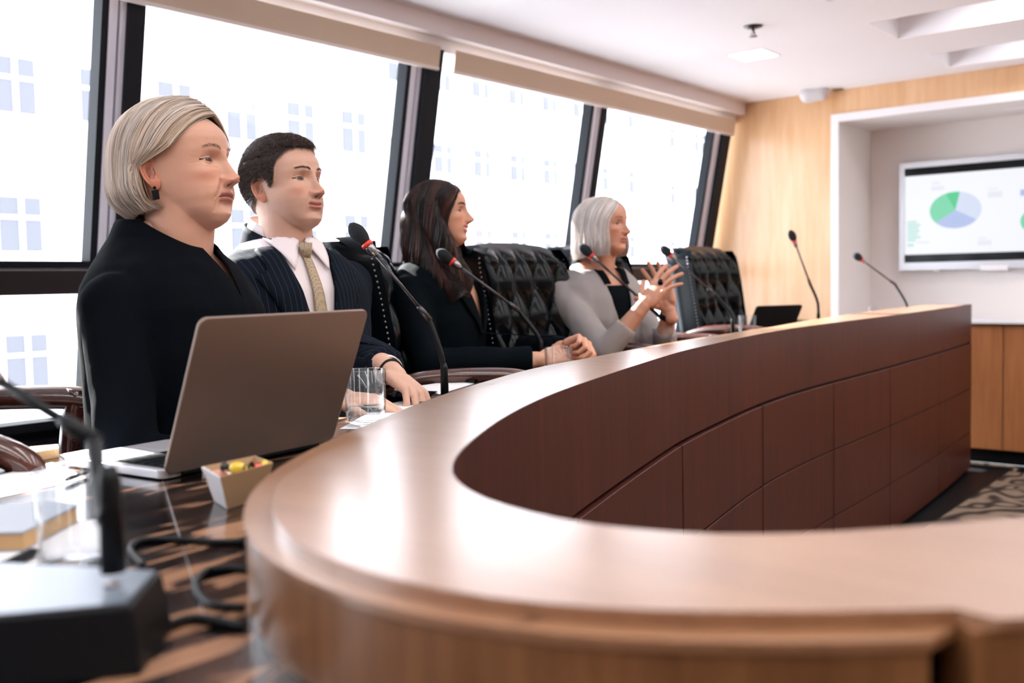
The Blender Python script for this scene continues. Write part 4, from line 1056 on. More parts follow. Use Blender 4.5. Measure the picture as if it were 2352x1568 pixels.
def build_ear(sg, p):
    """ear grid; returns verts, faces, colour in head frame"""
    rows = []; cols = []
    nr, nt = 12, 34
    skin = np.array(p['skin'][:3]); ec = skin * np.array([1.0, .72, .66])
    for i in range(nr + 1):
        ro = i / nr; row = []
        for k in range(nt):
            t = 2 * PI * k / nt
            a = .0165 + .0035 * math.cos(t - 0.9 * 0) ; 
            ex = .0165 * math.cos(t) * (1 + .18 * math.sin(t)); ez = .031 * math.sin(t)
            if math.sin(t) < -.3: ex *= 1 - .25 * (-math.sin(t) - .3)
            h = .0075 * math.exp(-((ro - .88) / .10) ** 2) + .0045 * math.exp(-((ro - .60) / .11) ** 2) * (1 if math.cos(t) < .3 else .2) - .003 * math.exp(-((ro - .2) / .25) ** 2)
            if math.sin(t) < -.65: h = .004 * math.sin(PI * min(ro, 1)) + .002
            if math.cos(t) > .75: h += .004 * math.exp(-((ro - .45) / .15) ** 2) - .006 * math.exp(-((ro - .95) / .15) ** 2)
            row.append((-ro * ex * -1, h, ro * ez))
        rows.append(row)
    rim = []
    # back side
    back = [[(x * 1.0, -.0025 + .0 * h, z) for (x, h, z) in rows[-1]], [(x * .75, -.009, z * .8) for (x, h, z) in rows[-1]]]
    P = rows + back
    ca, sa = math.cos(math.radians(24)), math.sin(math.radians(24)); tl_ = math.radians(12)
    verts = []
    for row in P:
        for (x, h, z) in row:
            x, z = x * math.cos(tl_) + z * math.sin(tl_) * -1, x * math.sin(tl_) + z * math.cos(tl_)
            # flare outwards: back edge away from skull
            xx = x * ca + h * sa; yy_ = -x * sa + h * ca
            verts.append((xx - .016, sg * (.0735 + yy_ + .002), z - .013))
    ncol = nt; faces = []
    for i in range(len(P) - 1):
        for k in range(ncol):
            k2 = (k + 1) % ncol; faces.append((i * ncol + k, i * ncol + k2, (i + 1) * ncol + k2, (i + 1) * ncol + k))
    colr = []
    for i, row in enumerate(P):
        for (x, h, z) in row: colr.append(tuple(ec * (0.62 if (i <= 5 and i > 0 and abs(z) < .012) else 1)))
    return verts, faces, colr

def place_mtx(pos, az, pitch=0, roll=0, s=1.0):
    return Matrix.Translation(pos) @ Matrix.Rotation(az, 4, 'Z') @ Matrix.Rotation(pitch, 4, 'Y') @ Matrix.Rotation(roll, 4, 'X') @ Matrix.Diagonal((s, s, s, 1))

# ---------- hands
def hand_mesh(wrist, fdir, pnorm, side, curls, spread=0.25, thumb=(0.5, 0.3), size=1.0, fold=None):
    """wrist: position; fdir: finger direction; pnorm: palm normal (side palm faces); side +1: thumb on (fdir x pnorm) side"""
    fdir = Vector(fdir).normalized(); pn = Vector(pnorm); pn = (pn - fdir * pn.dot(fdir)).normalized()
    sd = fdir.cross(pn) * side
    W = Vector(wrist); s = size
    def P(a, b, c): return W + fdir * a * s + sd * b * s + pn * c * s
    mb = MB()
    mb.capsule(P(-.03, 0, 0), P(.02, 0, 0), .024 * s, .022 * s)
    R3 = Matrix((( *fdir,), (*sd,), (*pn,))).transposed()
    mb.ellipsoid(P(.045, 0, 0), (.052 * s, .038 * s, .0150 * s), R3)
    mb.capsule(P(.035, .022, .006), P(.010, .010, .006), .014 * s, .017 * s)
    mb.capsule(P(.03, -.022, .004), P(.075, -.028, .0), .014 * s, .011 * s)
    mb.capsule(P(.03, .02, 0), P(.082, .027, .0), .013 * s, .0110 * s)
    mb.capsule(P(.03, 0, 0), P(.087, .009, -.001), .013 * s, .0110 * s); mb.capsule(P(.03, 0, 0), P(.083, -.010, 0), .013 * s, .0105 * s)
    lens = [(.040, .025, .020), (.045, .029, .021), (.041, .027, .020), (.032, .020, .018)]
    base = [(.084, .028), (.090, .009), (.086, -.010), (.077, -.028)]
    rad = [.0096, .0098, .0092, .0082]; tips = []
    for i in range(4):
        p = P(base[i][0], base[i][1], -.001); ang = 0
        sp = (1.5 - i) * spread * .35
        d0 = (fdir * math.cos(sp) + sd * math.sin(sp)).normalized()
        r = rad[i] * s; cu = curls[i] if hasattr(curls[i], '__len__') else (curls[i], curls[i] * 1.1, curls[i] * .8)
        for j in range(3):
            ang += cu[j]; d = d0 * math.cos(ang) + pn * math.sin(ang); q = p + d * lens[i][j] * s
            mb.capsule(p, q, r, r * .9, 12); p = q; r *= .9
        tips.append((p, d, d0))
    # thumb
    p = P(.018, .024, .008); td = (fdir * math.cos(thumb[0]) + sd * math.sin(thumb[0]) + pn * .25).normalized()
    for j, (L_, r) in enumerate(((.040, .0135), (.031, .0110), (.024, .0098))):
        q = p + td * L_ * s; mb.capsule(p, q, r * s, r * .88 * s, 12); p = q
        td = (td + fdir * thumb[1] * .5 + pn * thumb[1] * .4 - sd * thumb[1] * .3).normalized()
    tips.append((p, td, td))
    return mb, tips

def skin_verts(me, M_=None):
    v = mesh_np(me); fs = [tuple(p.vertices) for p in me.polygons]; return v, fs

def person(label, head_px, hd, haz, taz, p, hs=1.0, hpitch=0, hroll=0, lean=.04, arms=None, sw=.185, build=1.0, shoulder=-.180, laz=None):
    """head_px: pixel of the head axis at eye height; hd depth; haz/taz head and torso azimuth"""
    hp = dep(head_px[0], head_px[1], hd)
    HM = place_mtx(hp, haz, hpitch, hroll, hs)
    fw = Vector((math.cos(taz), math.sin(taz), 0)); lf = Vector((-math.sin(taz), math.cos(taz), 0))
    Zs = hp.z + shoulder
    org = Vector((hp.x, hp.y, 0)) - fw * lean
    root = empty('person', (org.x, org.y, 0.14), 0, label, 'person', None)
    TM = Matrix.Translation((org.x, org.y, Zs)) @ Matrix.Rotation(taz, 4, 'Z')
    inv = Matrix.Translation((-org.x, -org.y, -0.14))
    laz = taz if laz is None else laz
    LM = Matrix.Translation((org.x, org.y, Zs)) @ Matrix.Rotation(laz, 4, 'Z')
    def WL(v): return LM @ Vector(v)
    secs = [(-.62, -.02, .10, .15), (-.56, 0, .125, .178), (-.46, .0, .12, .165), (-.35, .005, .112, .148), (-.25, .012, .115, .150), (-.15, .015, .12, .163), (-.07, .008, .112, .168), (-.03, 0, .100, .158), (.005, -.006, .086, .128), (.03, -.012, .072, .094), (.055, -.014, .060, .068), (.09, -.014, .050, .054)]
    secs = [(a, b, c_ * build, d * (sw / .185 if a < .02 else 1)) for a, b, c_, d in secs]
    def W_(v): return TM @ Vector(v)
    if callable(arms): arms = arms(W_)
    def arm_pts(side):
        a = arms.get('L' if side > 0 else 'R')
        sh_ = W_((-.005, side * (sw - .020), -.062)); return sh_, a['elbow'], a['wrist']
    inflate = p.get('cloth', .012)
    def torso(mb, inf, sections=None):
        m2 = MB().loft([(a, b, c_ + inf, d + inf) for a, b, c_, d in (sections or secs)], 36, 2.35)
        m2.v = [tuple(W_(v)) for v in m2.v]; n = len(mb.v); mb.v += m2.v; mb.f += [tuple(i + n for i in f) for f in m2.f]
    # --- body core
    core = MB(); torso(core, 0)
    for sd in (1, -1):
        sh_, el, wr = arm_pts(sd)
        core.capsule(sh_, el, .046, .036); core.capsule(el, wr, .037, .025)
        hipj = WL((0, sd * .085, -.54)); kn = WL((.43, sd * .085, -.50)); kn.z = .14 + .46; an = WL((.40, sd * .085, 0)); an.z = .14 + .07
        core.capsule(hipj, kn, .078, .052); core.capsule(kn, an, .050, .036)
    me = remesh(core, .010, 3)
    body = MB(); v, fs = skin_verts(me); bpy.data.meshes.remove(me)
    # blush free skin colour
    sc_ = tuple(p['skin'][:3])
    body.add(v, fs, sc_)
    V, F_, C_, info = build_head(p)
    hv = [HM @ Vector(q) for q in V]; n = len(body.v); body.v += [tuple(q) for q in hv]; body.f += [tuple(int(i) + n for i in f) for f in F_]; body.c += [tuple(q) for q in C_]
    for sg in (1, -1):
        ev, ef, ecol = build_ear(sg, p); n = len(body.v); body.v += [tuple(HM @ Vector(q)) for q in ev]; body.f += [tuple(i + n for i in f) for f in ef]; body.c += ecol
    tips = {}
    for sd, key in ((1, 'L'), (-1, 'R')):
        a = arms[key]
        if 'hand' in a:
            h = a['hand']; mbh, tp_ = hand_mesh(a['wrist'], h['f'], h['n'], h['side'], h['curl'], h.get('spread', .25), h.get('thumb', (.6, .4)), h.get('size', 1.0))
            mbh.capsule(a['wrist'], Vector(a['wrist']).lerp(Vector(a['elbow']), .5), .0245 * h.get('size', 1), .031)
            me = remesh(mbh, .0026, 3); v, fs = skin_verts(me); bpy.data.meshes.remove(me)
            hc = np.array(p['skin'][:3]); cols = np.tile(hc, (len(v), 1))
            for (tpos, d, d0) in tp_:
                dd = np.linalg.norm(v - np.array(tpos), axis=1); m_ = G(dd, .014)[:, None] * .6; cols = cols * (1 - m_) + hc * np.array([1, .68, .62]) * m_
            n = len(body.v); body.v += [tuple(q) for q in v]; body.f += [tuple(i + n for i in f) for f in fs]; body.c += [tuple(q) for q in cols]
            tips[key] = tp_
            # nails
            for (tpos, d, d0) in tp_:
                pass
    body.v = [tuple(inv @ Vector(q)) for q in body.v]
    bo = body.build('body', M['skin'], root, smooth=True, fix=False)
    # --- eyes
    for sg in (1, -1):
        mb = MB(); nn = 24; R = .0130; rows = []; cols = []
        fwd = Vector(p.get('gaze', (1, -.22, .02))).normalized()
        q = fwd.to_track_quat('Z', 'Y').to_matrix()
        for j in range(nn + 1):
            th = PI * j / nn; th = max(th, .01)
            for i in range(32):
                phh = 2 * PI * i / 32; dloc = Vector((math.sin(th) * math.cos(phh), math.sin(th) * math.sin(phh), math.cos(th)))
                rr = R + (.0006 if th < .42 else 0)
                mb.v.append(tuple(q @ dloc * rr))
                an = math.degrees(th)
                mb.c.append((.004, .004, .004) if an < 14 else (p['iris'][:3] if an < 29 else ((.02, .015, .012) if an < 32 else srgb(176, 160, 154)[:3])))
        for j in range(nn):
            for i in range(32): mb.f.append((j * 32 + i, (j + 1) * 32 + i, (j + 1) * 32 + (i + 1) % 32, j * 32 + (i + 1) % 32))
        off_ = Vector((.0625, sg * .0318, 0))
        mb.v = [tuple(inv @ HM @ (Vector(a) + off_)) for a in mb.v]
        mb.build('eye', M['eye'], root, smooth=True, fix=False)
    ctx = dict(root=root, HM=HM, TM=TM, inv=inv, secs=secs, W=W_, arm=arm_pts, torso=torso, info=info, p=p, tips=tips, Zs=Zs, hp=hp, V=V)
    # --- trousers and shoes
    tr = MB()
    for sd in (1, -1):
        hipj = WL((0, sd * .085, -.54)); kn = WL((.43, sd * .085, -.50)); kn.z = .60; an = WL((.40, sd * .085, 0)); an.z = .22
        tr.capsule(hipj, kn, .090, .066); tr.capsule(kn, an, .064, .056)
    torso(tr, .014, [s_ for s_ in secs if s_[0] <= -.35])
    me = remesh(tr, .014, 4); v = mesh_np(me); me.transform(inv)
    link_mesh('trousers', me, p['legm'], root)
    for sd in (1, -1):
        an = WL((.40, sd * .085, 0)); d = fw
        sh_ = MB(); base = Vector((an.x, an.y, .14 + .036)); fl_ = Vector((math.cos(laz), math.sin(laz), 0))
        sh_.capsule(base - fl_ * .03, base + fl_ * .15, .036, .032); sh_.capsule(base, base + Vector((0, 0, .05)), .036, .040)
        me = remesh(sh_, .008, 3)
        zc = mesh_np(me); me.transform(inv); link_mesh('shoe', me, M['blackgloss'], root)
    return ctx

def noise_disp(me, amp, scale, seed=0, aniso=(1, 1, 1)):
    me.update(); n = len(me.vertices)
    nrm = np.empty(n * 3); me.vertices.foreach_get('normal', nrm); nrm = nrm.reshape(-1, 3); v = mesh_np(me)
    d = np.array([noise.noise(Vector((q[0] * scale * aniso[0] + seed, q[1] * scale * aniso[1], q[2] * scale * aniso[2]))) + .5 * noise.noise(Vector((q[0] * scale * 2.3 * aniso[0] + seed, q[1] * scale * 2.3 * aniso[1], q[2] * scale * 2.3 * aniso[2]))) for q in v])
    d = np.where(d > 0, d, d * 1.4)
    me.vertices.foreach_set('co', (v + nrm * (d * amp)[:, None]).ravel()); me.update()

def jacket(ctx, mt, V=None, inflate=.020, voxel=.007, cuff=.02, fold=.004, name='jacket', neck_top=.05, sleeves=True, sl=(.056, .049, .040), tilt=None):
    """V: (y half width at top, z top, z bottom) opening at the front"""
    mb = MB(); secs = [s_ for s_ in ctx['secs'] if s_[0] <= neck_top]
    ctx['torso'](mb, inflate, secs)
    if sleeves:
        for sd in (1, -1):
            sh_, el, wr = ctx['arm'](sd)
            mb.ellipsoid(sh_, (.057, .057, .057)); mb.capsule(sh_, el, sl[0], sl[1])
            d = (wr - el).normalized(); end = wr - d * cuff
            mb.tube([el - d * .02, el, el.lerp(end, .5), end - d * .002, end], [sl[1] * .8, sl[1], (sl[1] + sl[2]) / 2, sl[2], sl[2] * .97], 20)
    me = remesh(mb, voxel, 5)
    if fold: noise_disp(me, fold, 13, random.random() * 10, (1, 1, .55))
    bvh = BVHTree.FromPolygons([tuple(v.co) for v in me.vertices], [tuple(p.vertices) for p in me.polygons])
    ctx['bvh'] = bvh
    TMi = ctx['TM'].inverted()
    if V:
        bm = bmesh.new(); bm.from_mesh(me); bm.transform(TMi)
        hw, zt_, zb = V
        # planes through (y=0,z=zb) and (y=+-hw, z=zt)
        for sg in (1, -1):
            d = Vector((0, sg * hw, zt_ - zb)).normalized(); nrm = Vector((0, d.z, -d.y)) * sg   # normal pointing out of the V
            geom = [f for f in bm.faces if f.calc_center_median().x > -.01]
            ge = set(); gv = set()
            for f in geom:
                ge.update(f.edges); gv.update(f.verts)
            bmesh.ops.bisect_plane(bm, geom=list(gv) + list(ge) + geom, plane_co=(0, 0, zb), plane_no=nrm, dist=1e-5)
        kill = []
        for f in bm.faces:
            c_ = f.calc_center_median()
            if -.005 < c_.x < .195 and c_.z > zb:
                hwz = hw * (c_.z - zb) / (zt_ - zb)
                if abs(c_.y) < hwz - 1e-5 and abs(c_.y) < .12: kill.append(f)
        bmesh.ops.delete(bm, geom=kill, context='FACES')
        bm.transform(ctx['TM']); bm.to_mesh(me); bm.free()
    if tilt:
        x0, z0, x1, z1, rr = tilt
        bm = bmesh.new(); bm.from_mesh(me); bm.transform(TMi)
        nrm = Vector((-(z1 - z0), 0, (x1 - x0))).normalized()
        geom = [f for f in bm.faces if Vector((f.calc_center_median().x + .01, f.calc_center_median().y)).length < rr + .03 and f.calc_center_median().z > -.12]
        ge = set(); gv = set()
        for f in geom: ge.update(f.edges); gv.update(f.verts)
        bmesh.ops.bisect_plane(bm, geom=list(gv) + list(ge) + geom, plane_co=(x0, 0, z0), plane_no=nrm, dist=1e-5)
        kill = [f for f in bm.faces if (f.calc_center_median() - Vector((x0, 0, z0))).dot(nrm) > 1e-5 and Vector((f.calc_center_median().x + .01, f.calc_center_median().y)).length < rr]
        bmesh.ops.delete(bm, geom=kill, context='FACES'); bm.transform(ctx['TM']); bm.to_mesh(me); bm.free()
    me.polygons.foreach_set('use_smooth', [True] * len(me.polygons))
    me.transform(ctx['inv']); o = link_mesh(name, me, mt, ctx['root'])
    so = o.modifiers.new('thickness', 'SOLIDIFY'); so.thickness = .003; so.offset = -1
    return o
def project(ctx, y, z, off=.004, x0=.4):
    """point on clothing surface at torso-local (y,z) from the front"""
    TM = ctx['TM']; o = TM @ Vector((x0, y, z)); d = (TM.to_3x3() @ Vector((-1, 0, 0))).normalized()
    h = ctx['bvh'].ray_cast(o, d, 1.0)
    if h[0] is None:
        h = ctx['bvh'].find_nearest(TM @ Vector((.05, y, z)))
    return h[0] - d * off
def sheet(ctx, rows, name, mt, off=.005, thick=.003):
    """rows: list of lists (y,z[,extra]) in torso-local"""
    P = [[ctx['inv'] @ project(ctx, q[0], q[1], off + (q[2] if len(q) > 2 else 0)) for q in r] for r in rows]
    o = MB().grid(P).build(name, mt, ctx['root'], smooth=True)
    so = o.modifiers.new('thickness', 'SOLIDIFY'); so.thickness = thick; so.offset = 0
    return o
def collar(ctx, name, mt, r0=.066, r1=.074, z0=.02, z1=.075, a0=70, zf0=None, lean=-.012, thick=.003, ry=1.0, xoff=-.012, zf1=None, pw=2.0, xf=0):
    """band round the neck open at the front by a0 degrees each side"""
    rows = []
    for j in range(6):
        t = j / 5; row = []
        for k in range(41):
            an = math.radians(a0 + (360 - 2 * a0) * k / 40); f = abs(k - 20) / 20
            zz0 = z0 + ((zf0 - z0) * f ** pw if zf0 is not None else 0); zz1 = z1 + ((zf1 - z1) * f ** pw if zf1 is not None else 0)
            r = r0 * (1 - t) + r1 * t if False else (r1 + (r0 - r1) * t)
            row.append(ctx['inv'] @ ctx['W']((xoff + xf * f * (1 - t * .5) + r * math.cos(an), r * ry * math.sin(an), zz0 + (zz1 - zz0) * t)))
        rows.append(row)
    o = MB().grid(rows).build(name, mt, ctx['root'], smooth=True)
    so = o.modifiers.new('thickness', 'SOLIDIFY'); so.thickness = thick; so.offset = 0
    return o

# ---------- hair
def strands_mesh(S, colors, rad, seg=3):
    """S: N x T x 3, rad: T array or N x T"""
    N, T, _ = S.shape; rad = np.broadcast_to(rad, (N, T))
    tan = np.gradient(S, axis=1); tan /= np.linalg.norm(tan, axis=2, keepdims=True) + 1e-9
    ref = S - EC - np.array([0, 0, -.0]); ref[..., 2] *= .3; a = np.cross(tan, ref); a /= np.linalg.norm(a, axis=2, keepdims=True) + 1e-9; b = np.cross(tan, a)
    V = []
    for k in range(seg):
        an = 2 * PI * k / seg; V.append(S + (a * math.cos(an) + b * math.sin(an)) * rad[..., None])
    V = np.stack(V, 2)                      # N,T,seg,3
    idx = np.arange(N * T * seg).reshape(N, T, seg); nx = np.roll(idx, -1, 2)
    F_ = np.stack([idx[:, :-1], nx[:, :-1], nx[:, 1:], idx[:, 1:]], -1).reshape(-1, 4)
    Cc = np.broadcast_to(colors[:, None, None, :], (N, T, seg, 3)).reshape(-1, 3)
    return V.reshape(-1, 3), F_, Cc
def np_obj(name, V, F_, C_, mt, parent, Mx):
    me = bpy.data.meshes.new(name); A = np.array(Mx); V = V @ A[:3, :3].T + A[:3, 3]
    me.vertices.add(len(V)); me.vertices.foreach_set('co', V.ravel()); me.loops.add(len(F_) * 4); me.loops.foreach_set('vertex_index', F_.astype(np.int32).ravel())
    me.polygons.add(len(F_)); me.polygons.foreach_set('loop_start', np.arange(0, len(F_) * 4, 4, dtype=np.int32)); me.update(calc_edges=True)
    a = me.color_attributes.new('Col', 'FLOAT_COLOR', 'POINT'); a.data.foreach_set('color', np.c_[C_, np.ones(len(C_))].astype(np.float32).ravel())
    me.polygons.foreach_set('use_smooth', [True] * len(me.polygons)); me.validate()
    o = bpy.data.objects.new(name, me); COL.objects.link(o); me.materials.append(mt); o.parent = parent; return o
def slerp(a, b, t):
    d = np.clip((a * b).sum(-1), -1, 1); th = np.arccos(d)[..., None]; s_ = np.sin(th) + 1e-6
    return (np.sin((1 - t) * th) * a + np.sin(t * th) * b) / s_
EC = np.array([-.010, 0, .022]); ER = np.array([.0945, .0775, .0870])
def ell(d, off): return EC + d * (ER + off[..., None] if hasattr(off, 'shape') else ER + off)
def bob(ctx, N, part, zend, ph_face, offs, beta=(52, -62), sweep=0, wave=(0, 0), colf=None, T=26, rad=.0011, curl=.02, flare=None, shell=True, name='hair', tgt_el=-.12, off_top=None, droop=None):
    """hair falling from a part line at y=part on both sides"""
    r_ = np.random.default_rng(int(abs(part) * 1e4) + N)
    def family(q, sg, jit, lenj):
        be = np.radians(beta[0] + (beta[1] - beta[0]) * q); py = part / .08
        a = np.stack([np.sin(be), np.full_like(be, py), np.cos(be)], -1); a /= np.linalg.norm(a, axis=-1, keepdims=True)
        pf = ph_face if not isinstance(ph_face, tuple) else (ph_face[1] if sg > 0 else ph_face[0])
        phi = np.radians(pf + (183 - pf) * q ** .9)
        e = np.radians(np.full_like(phi, math.degrees(tgt_el)))
        b = np.stack([np.cos(phi) * np.cos(tgt_el), sg * np.sin(phi) * np.cos(tgt_el), np.full_like(phi, math.sin(tgt_el))], -1)
        o1 = offs(q, sg) + jit
        ze = zend(q, sg) * lenj
        P = []
        T1 = int(T * .55)
        for i in range(T1):
            t = i / (T1 - 1); d = slerp(a, b, t)
            if sweep: # lateral bulge towards the back for swept hair
                d = d + np.stack([-sweep * np.sin(PI * t) * (1 - q) , 0 * q, 0 * q], -1); d /= np.linalg.norm(d, axis=-1, keepdims=True)
            lift = o1 * (0.35 + .65 * np.sin(min(t * 1.5, 1) * PI / 2)) if off_top is None else o1 * (off_top + (1 - off_top) * np.sin(min(t * 1.5, 1) * PI / 2))
            P.append(ell(d, lift))
        last = P[-1]; z0 = last[:, 2]
        for i in range(T1, T):
            t = (i - T1 + 1) / (T - T1); z = z0 + (ze - z0) * t
            k = 1 + (flare(t, q) if flare else 0) - curl / .09 * max(0, t - .72) ** 2 * 8
            xy = EC[:2] + (last[:, :2] - EC[:2]) * (k[..., None] if hasattr(k, 'shape') else k)
            P.append(np.concatenate([xy, z[:, None]], 1))
        P = np.stack(P, 1)
        for _ in range(10):
            P[:, 1:-1] = P[:, 1:-1] * .5 + (P[:, :-2] + P[:, 2:]) * .25
        if wave[0]:
            tt = np.linspace(0, 1, T)[None]; ph_ = (np.sin(np.floor(q * 16) * 12.9) * 2.2 + q * 14 + r_.normal(0, .3, len(q)))[:, None]
            amp = wave[0] * np.clip(tt * 1.6 - .35, 0, 1)
            wv = np.sin(tt * wave[1] + ph_) * amp
            rad_dir = P - EC; rad_dir[..., 2] = 0; rad_dir /= np.linalg.norm(rad_dir, axis=2, keepdims=True) + 1e-6
            tng = np.stack([-rad_dir[..., 1], rad_dir[..., 0], 0 * rad_dir[..., 0]], -1)
            P = P + rad_dir * (wv * .8)[..., None] + tng * (np.cos(tt * wave[1] * .9 + ph_) * amp * 1.1)[..., None]
        if droop: P = droop(P, q, sg)
        return P
    if shell:
        for sg in (1, -1):
            q = np.linspace(0, 1, 90); P = family(q, sg, -.0035 + .0012 * np.sin(q * 240), 1.0)
            idx = np.arange(90 * T).reshape(90, T); F_ = np.stack([idx[:-1, :-1], idx[1:, :-1], idx[1:, 1:], idx[:-1, 1:]], -1).reshape(-1, 4)
            C_ = np.tile(colf(q)[:, None, :] * .8, (1, T, 1)).reshape(-1, 3)
            o = np_obj(name + '_base' if False else 'hair_base', P.reshape(-1, 3), F_, C_, M['hair'], ctx['root'], ctx['inv'] @ ctx['HM'])
    Ss, Cs = [], []
    for sg in (1, -1):
        n = N // 2; q = np.sort(r_.uniform(0, 1, n)); jit = r_.normal(0, .0016, n) + .0012 * np.sin(q * 170); lj = 1 - np.abs(r_.normal(0, .035, n))
        P = family(q, sg, jit, lj)
        # small per strand wander
        tt = np.linspace(0, 1, T)[None, :, None]; wd = r_.normal(0, .0022, (n, 1, 3)) * tt ** 1.2 + r_.normal(0, .0012, (n, 1, 3)) * np.sin(tt * PI * 2.3 + r_.uniform(0, 6, (n, 1, 1)))
        Ss.append(P + wd); base = colf(q); Cs.append(np.clip(base * (1 + r_.normal(0, .16, (n, 1))), 0.001, 1))
    S = np.concatenate(Ss); Cc = np.concatenate(Cs); tp_ = np.concatenate([np.linspace(.55, 1, 4), np.ones(T - 10), np.linspace(1, .15, 6)])
    Vv, Ff, CC = strands_mesh(S, Cc, rad * tp_[None] * r_.uniform(.6, 1.4, (len(S), 1)))
    o = np_obj(name, Vv, Ff, CC, M['hair'], ctx['root'], ctx['inv'] @ ctx['HM']); o['kind'] = 'stuff'
    return o

def brows(ctx, col, n=110, L_=.008, rad=.0003):
    info = ctx['info']; V = info['V']; r_ = np.random.default_rng(5)
    flat = V.reshape(-1, 3)
    for sg in (1, -1):
        S = []
        for i in range(n):
            u = r_.uniform(0, 1); y = sg * (.012 + .036 * u); z = .0205 + .0045 * math.sin(u * PI * .8) + r_.normal(0, .0016 * ctx['p'].get('browt', 1))
            m_ = (flat[:, 0] > .03); c_ = flat[m_]; k = np.argmin((c_[:, 1] - y) ** 2 + (c_[:, 2] - z) ** 2); p0 = c_[k]
            d = np.array([-.25 * u, sg * (.6 + .4 * u), .7 * (1 - u) + .0]); d /= np.linalg.norm(d); nn = p0 - np.array([0, 0, p0[2]]); nn /= np.linalg.norm(nn)
            S.append([p0 + nn * .0002, p0 + nn * .0008 + d * L_ * .35, p0 + nn * .0007 + d * L_ * .7, p0 + nn * .0002 + d * L_])
        S = np.array(S); C_ = np.tile(np.array(col[:3]), (len(S), 1)) * r_.uniform(.7, 1.3, (len(S), 1))
        Vv, Ff, CC = strands_mesh(S, C_, np.array([1, 1, .8, .2])[None] * rad)
        o = np_obj('eyebrow', Vv, Ff, CC, M['hair'], ctx['root'], ctx['inv'] @ ctx['HM']); o['kind'] = 'stuff'
    return o
def camaz(px): 
    d = ray(px, 700); return math.atan2(-d[1], -d[0])
R_ = math.radians

SK1 = srgb(204, 156, 134); SK2 = srgb(210, 168, 148); SK3 = srgb(208, 158, 134); SK4 = srgb(198, 148, 126)
BLACKC = mat('black_wool', (0.002, 0.0032, 0.0055), 0.85, sheen=0.0, spec=0.05, bump=0.15, bscale=900)
BLACKB = mat('black_crepe', (0.0022, 0.0045, 0.007), 0.8, sheen=0.0, spec=0.05, bump=0.15, bscale=900)
TROU = mat('black_trousers', (0.005, 0.005, 0.007), 0.9)
def pinstripe():
    m = mat('navy_pinstripe', (0.006, 0.009, 0.016), 0.8, spec=0.06, sheen=0.0); nt = m.node_tree; b = nt.nodes['Principled BSDF']; L = nt.links.new
    tc = nt.nodes.new('ShaderNodeTexCoord'); sx = nt.nodes.new('ShaderNodeSeparateXYZ'); L(tc.outputs['Object'], sx.inputs[0])
    a = nt.nodes.new('ShaderNodeMath'); a.operation = 'MULTIPLY'; a.inputs[1].default_value = 2 * PI / 0.013
    s_ = nt.nodes.new('ShaderNodeMath'); s_.operation = 'SINE'; g = nt.nodes.new('ShaderNodeMath'); g.operation = 'GREATER_THAN'; g.inputs[1].default_value = 0.965
    mx = nt.nodes.new('ShaderNodeMix'); mx.data_type = 'RGBA'; mx.inputs[6].default_value = (0.006, 0.009, 0.016, 1); mx.inputs[7].default_value = (0.035, 0.045, 0.06, 1)
    L(sx.outputs[1], a.inputs[0]); L(a.outputs[0], s_.inputs[0]); L(s_.outputs[0], g.inputs[0]); L(g.outputs[0], mx.inputs[0]); L(mx.outputs[2], b.inputs['Base Color'])
    return m
NAVY = pinstripe()
SHIRT = mat('white_shirt', srgb(232, 222, 226), 0.7)
GREYW = mat('grey_tweed', srgb(150, 146, 146), 0.85, sheen=0.2, bump=0.35, bscale=1100)
def tie_mat():
    m = mat('dotted_tie', srgb(168, 148, 120), 0.5); nt = m.node_tree; b = nt.nodes['Principled BSDF']; L = nt.links.new
    tc = nt.nodes.new('ShaderNodeTexCoord'); v = nt.nodes.new('ShaderNodeTexVoronoi'); v.inputs['Scale'].default_value = 230; v.inputs['Randomness'].default_value = 0.15
    r = ramp(nt, [(0.22, srgb(70, 62, 50)), (0.32, srgb(170, 150, 122))]); L(tc.outputs['Object'], v.inputs['Vector']); L(v.outputs['Distance'], r.inputs[0]); L(r.outputs[0], b.inputs['Base Color'])
    return m
TIE = tie_mat()

# ------------------------------------------------ silver-haired woman behind the laptop
az = camaz(430)
p1 = dict(skin=SK1, lipc=srgb(158, 88, 80), old=.8, full=1.0, jaw=1.0, neck=.062, lid=.0042, lidlo=.0026, frown=1, lip=.55, browc=srgb(120, 92, 78), browa=.55, browt=.8, iris=srgb(60, 45, 38), shadow=.55, liner=.85, brow=.4, nosew=1.05, nose=.95, legm=TROU, chin=.8, mouthw=.027,
          scalp=srgb(190, 170, 155)[:3], hl_ph=[0, 30, 50, 62, 72, 80, 92, 104, 130, 180], hl_z=[.074, .070, .060, .050, .040, .032, .024, .0, -.03, -.06])
c1 = person('older woman with a silver blond bob and black jacket, behind the laptop', (414, 388), 1.79, az + R_(62), az + R_(60), p1, hs=1.0, laz=R_(2), hpitch=R_(-7), lean=.03,
            arms=lambda W: dict(L=dict(elbow=W((.10, .24, -.30)), wrist=W((.30, .13, -.33))), R=dict(elbow=W((.06, -.245, -.31)), wrist=W((.27, -.16, -.335)))), sw=.185, build=1.1)
jacket(c1, BLACKC, V=(.034, .09, -.060), inflate=.019, neck_top=.095, fold=.003, tilt=(-.08, .125, .09, .030, .2), voxel=.006)
def tuck(P, q, sg):
    P = P.copy(); z = P[..., 2]; k = sstep(.030, -.004, z) * sstep(-.082, -.058, z); over = np.maximum(0, P[..., 0] + .040)
    P[..., 0] -= over * k * .92; P[..., 1] *= 1 - .10 * k * (over > 0); return P
def sil(q):
    a = np.array(srgb(222, 212, 206)[:3]); b = np.array(srgb(184, 158, 132)[:3]); t = (.5 + .5 * np.sin(q * 37))[:, None] * .35 + .45 * (G(q, .22))[:, None]; return a * (1 - t) + b * t
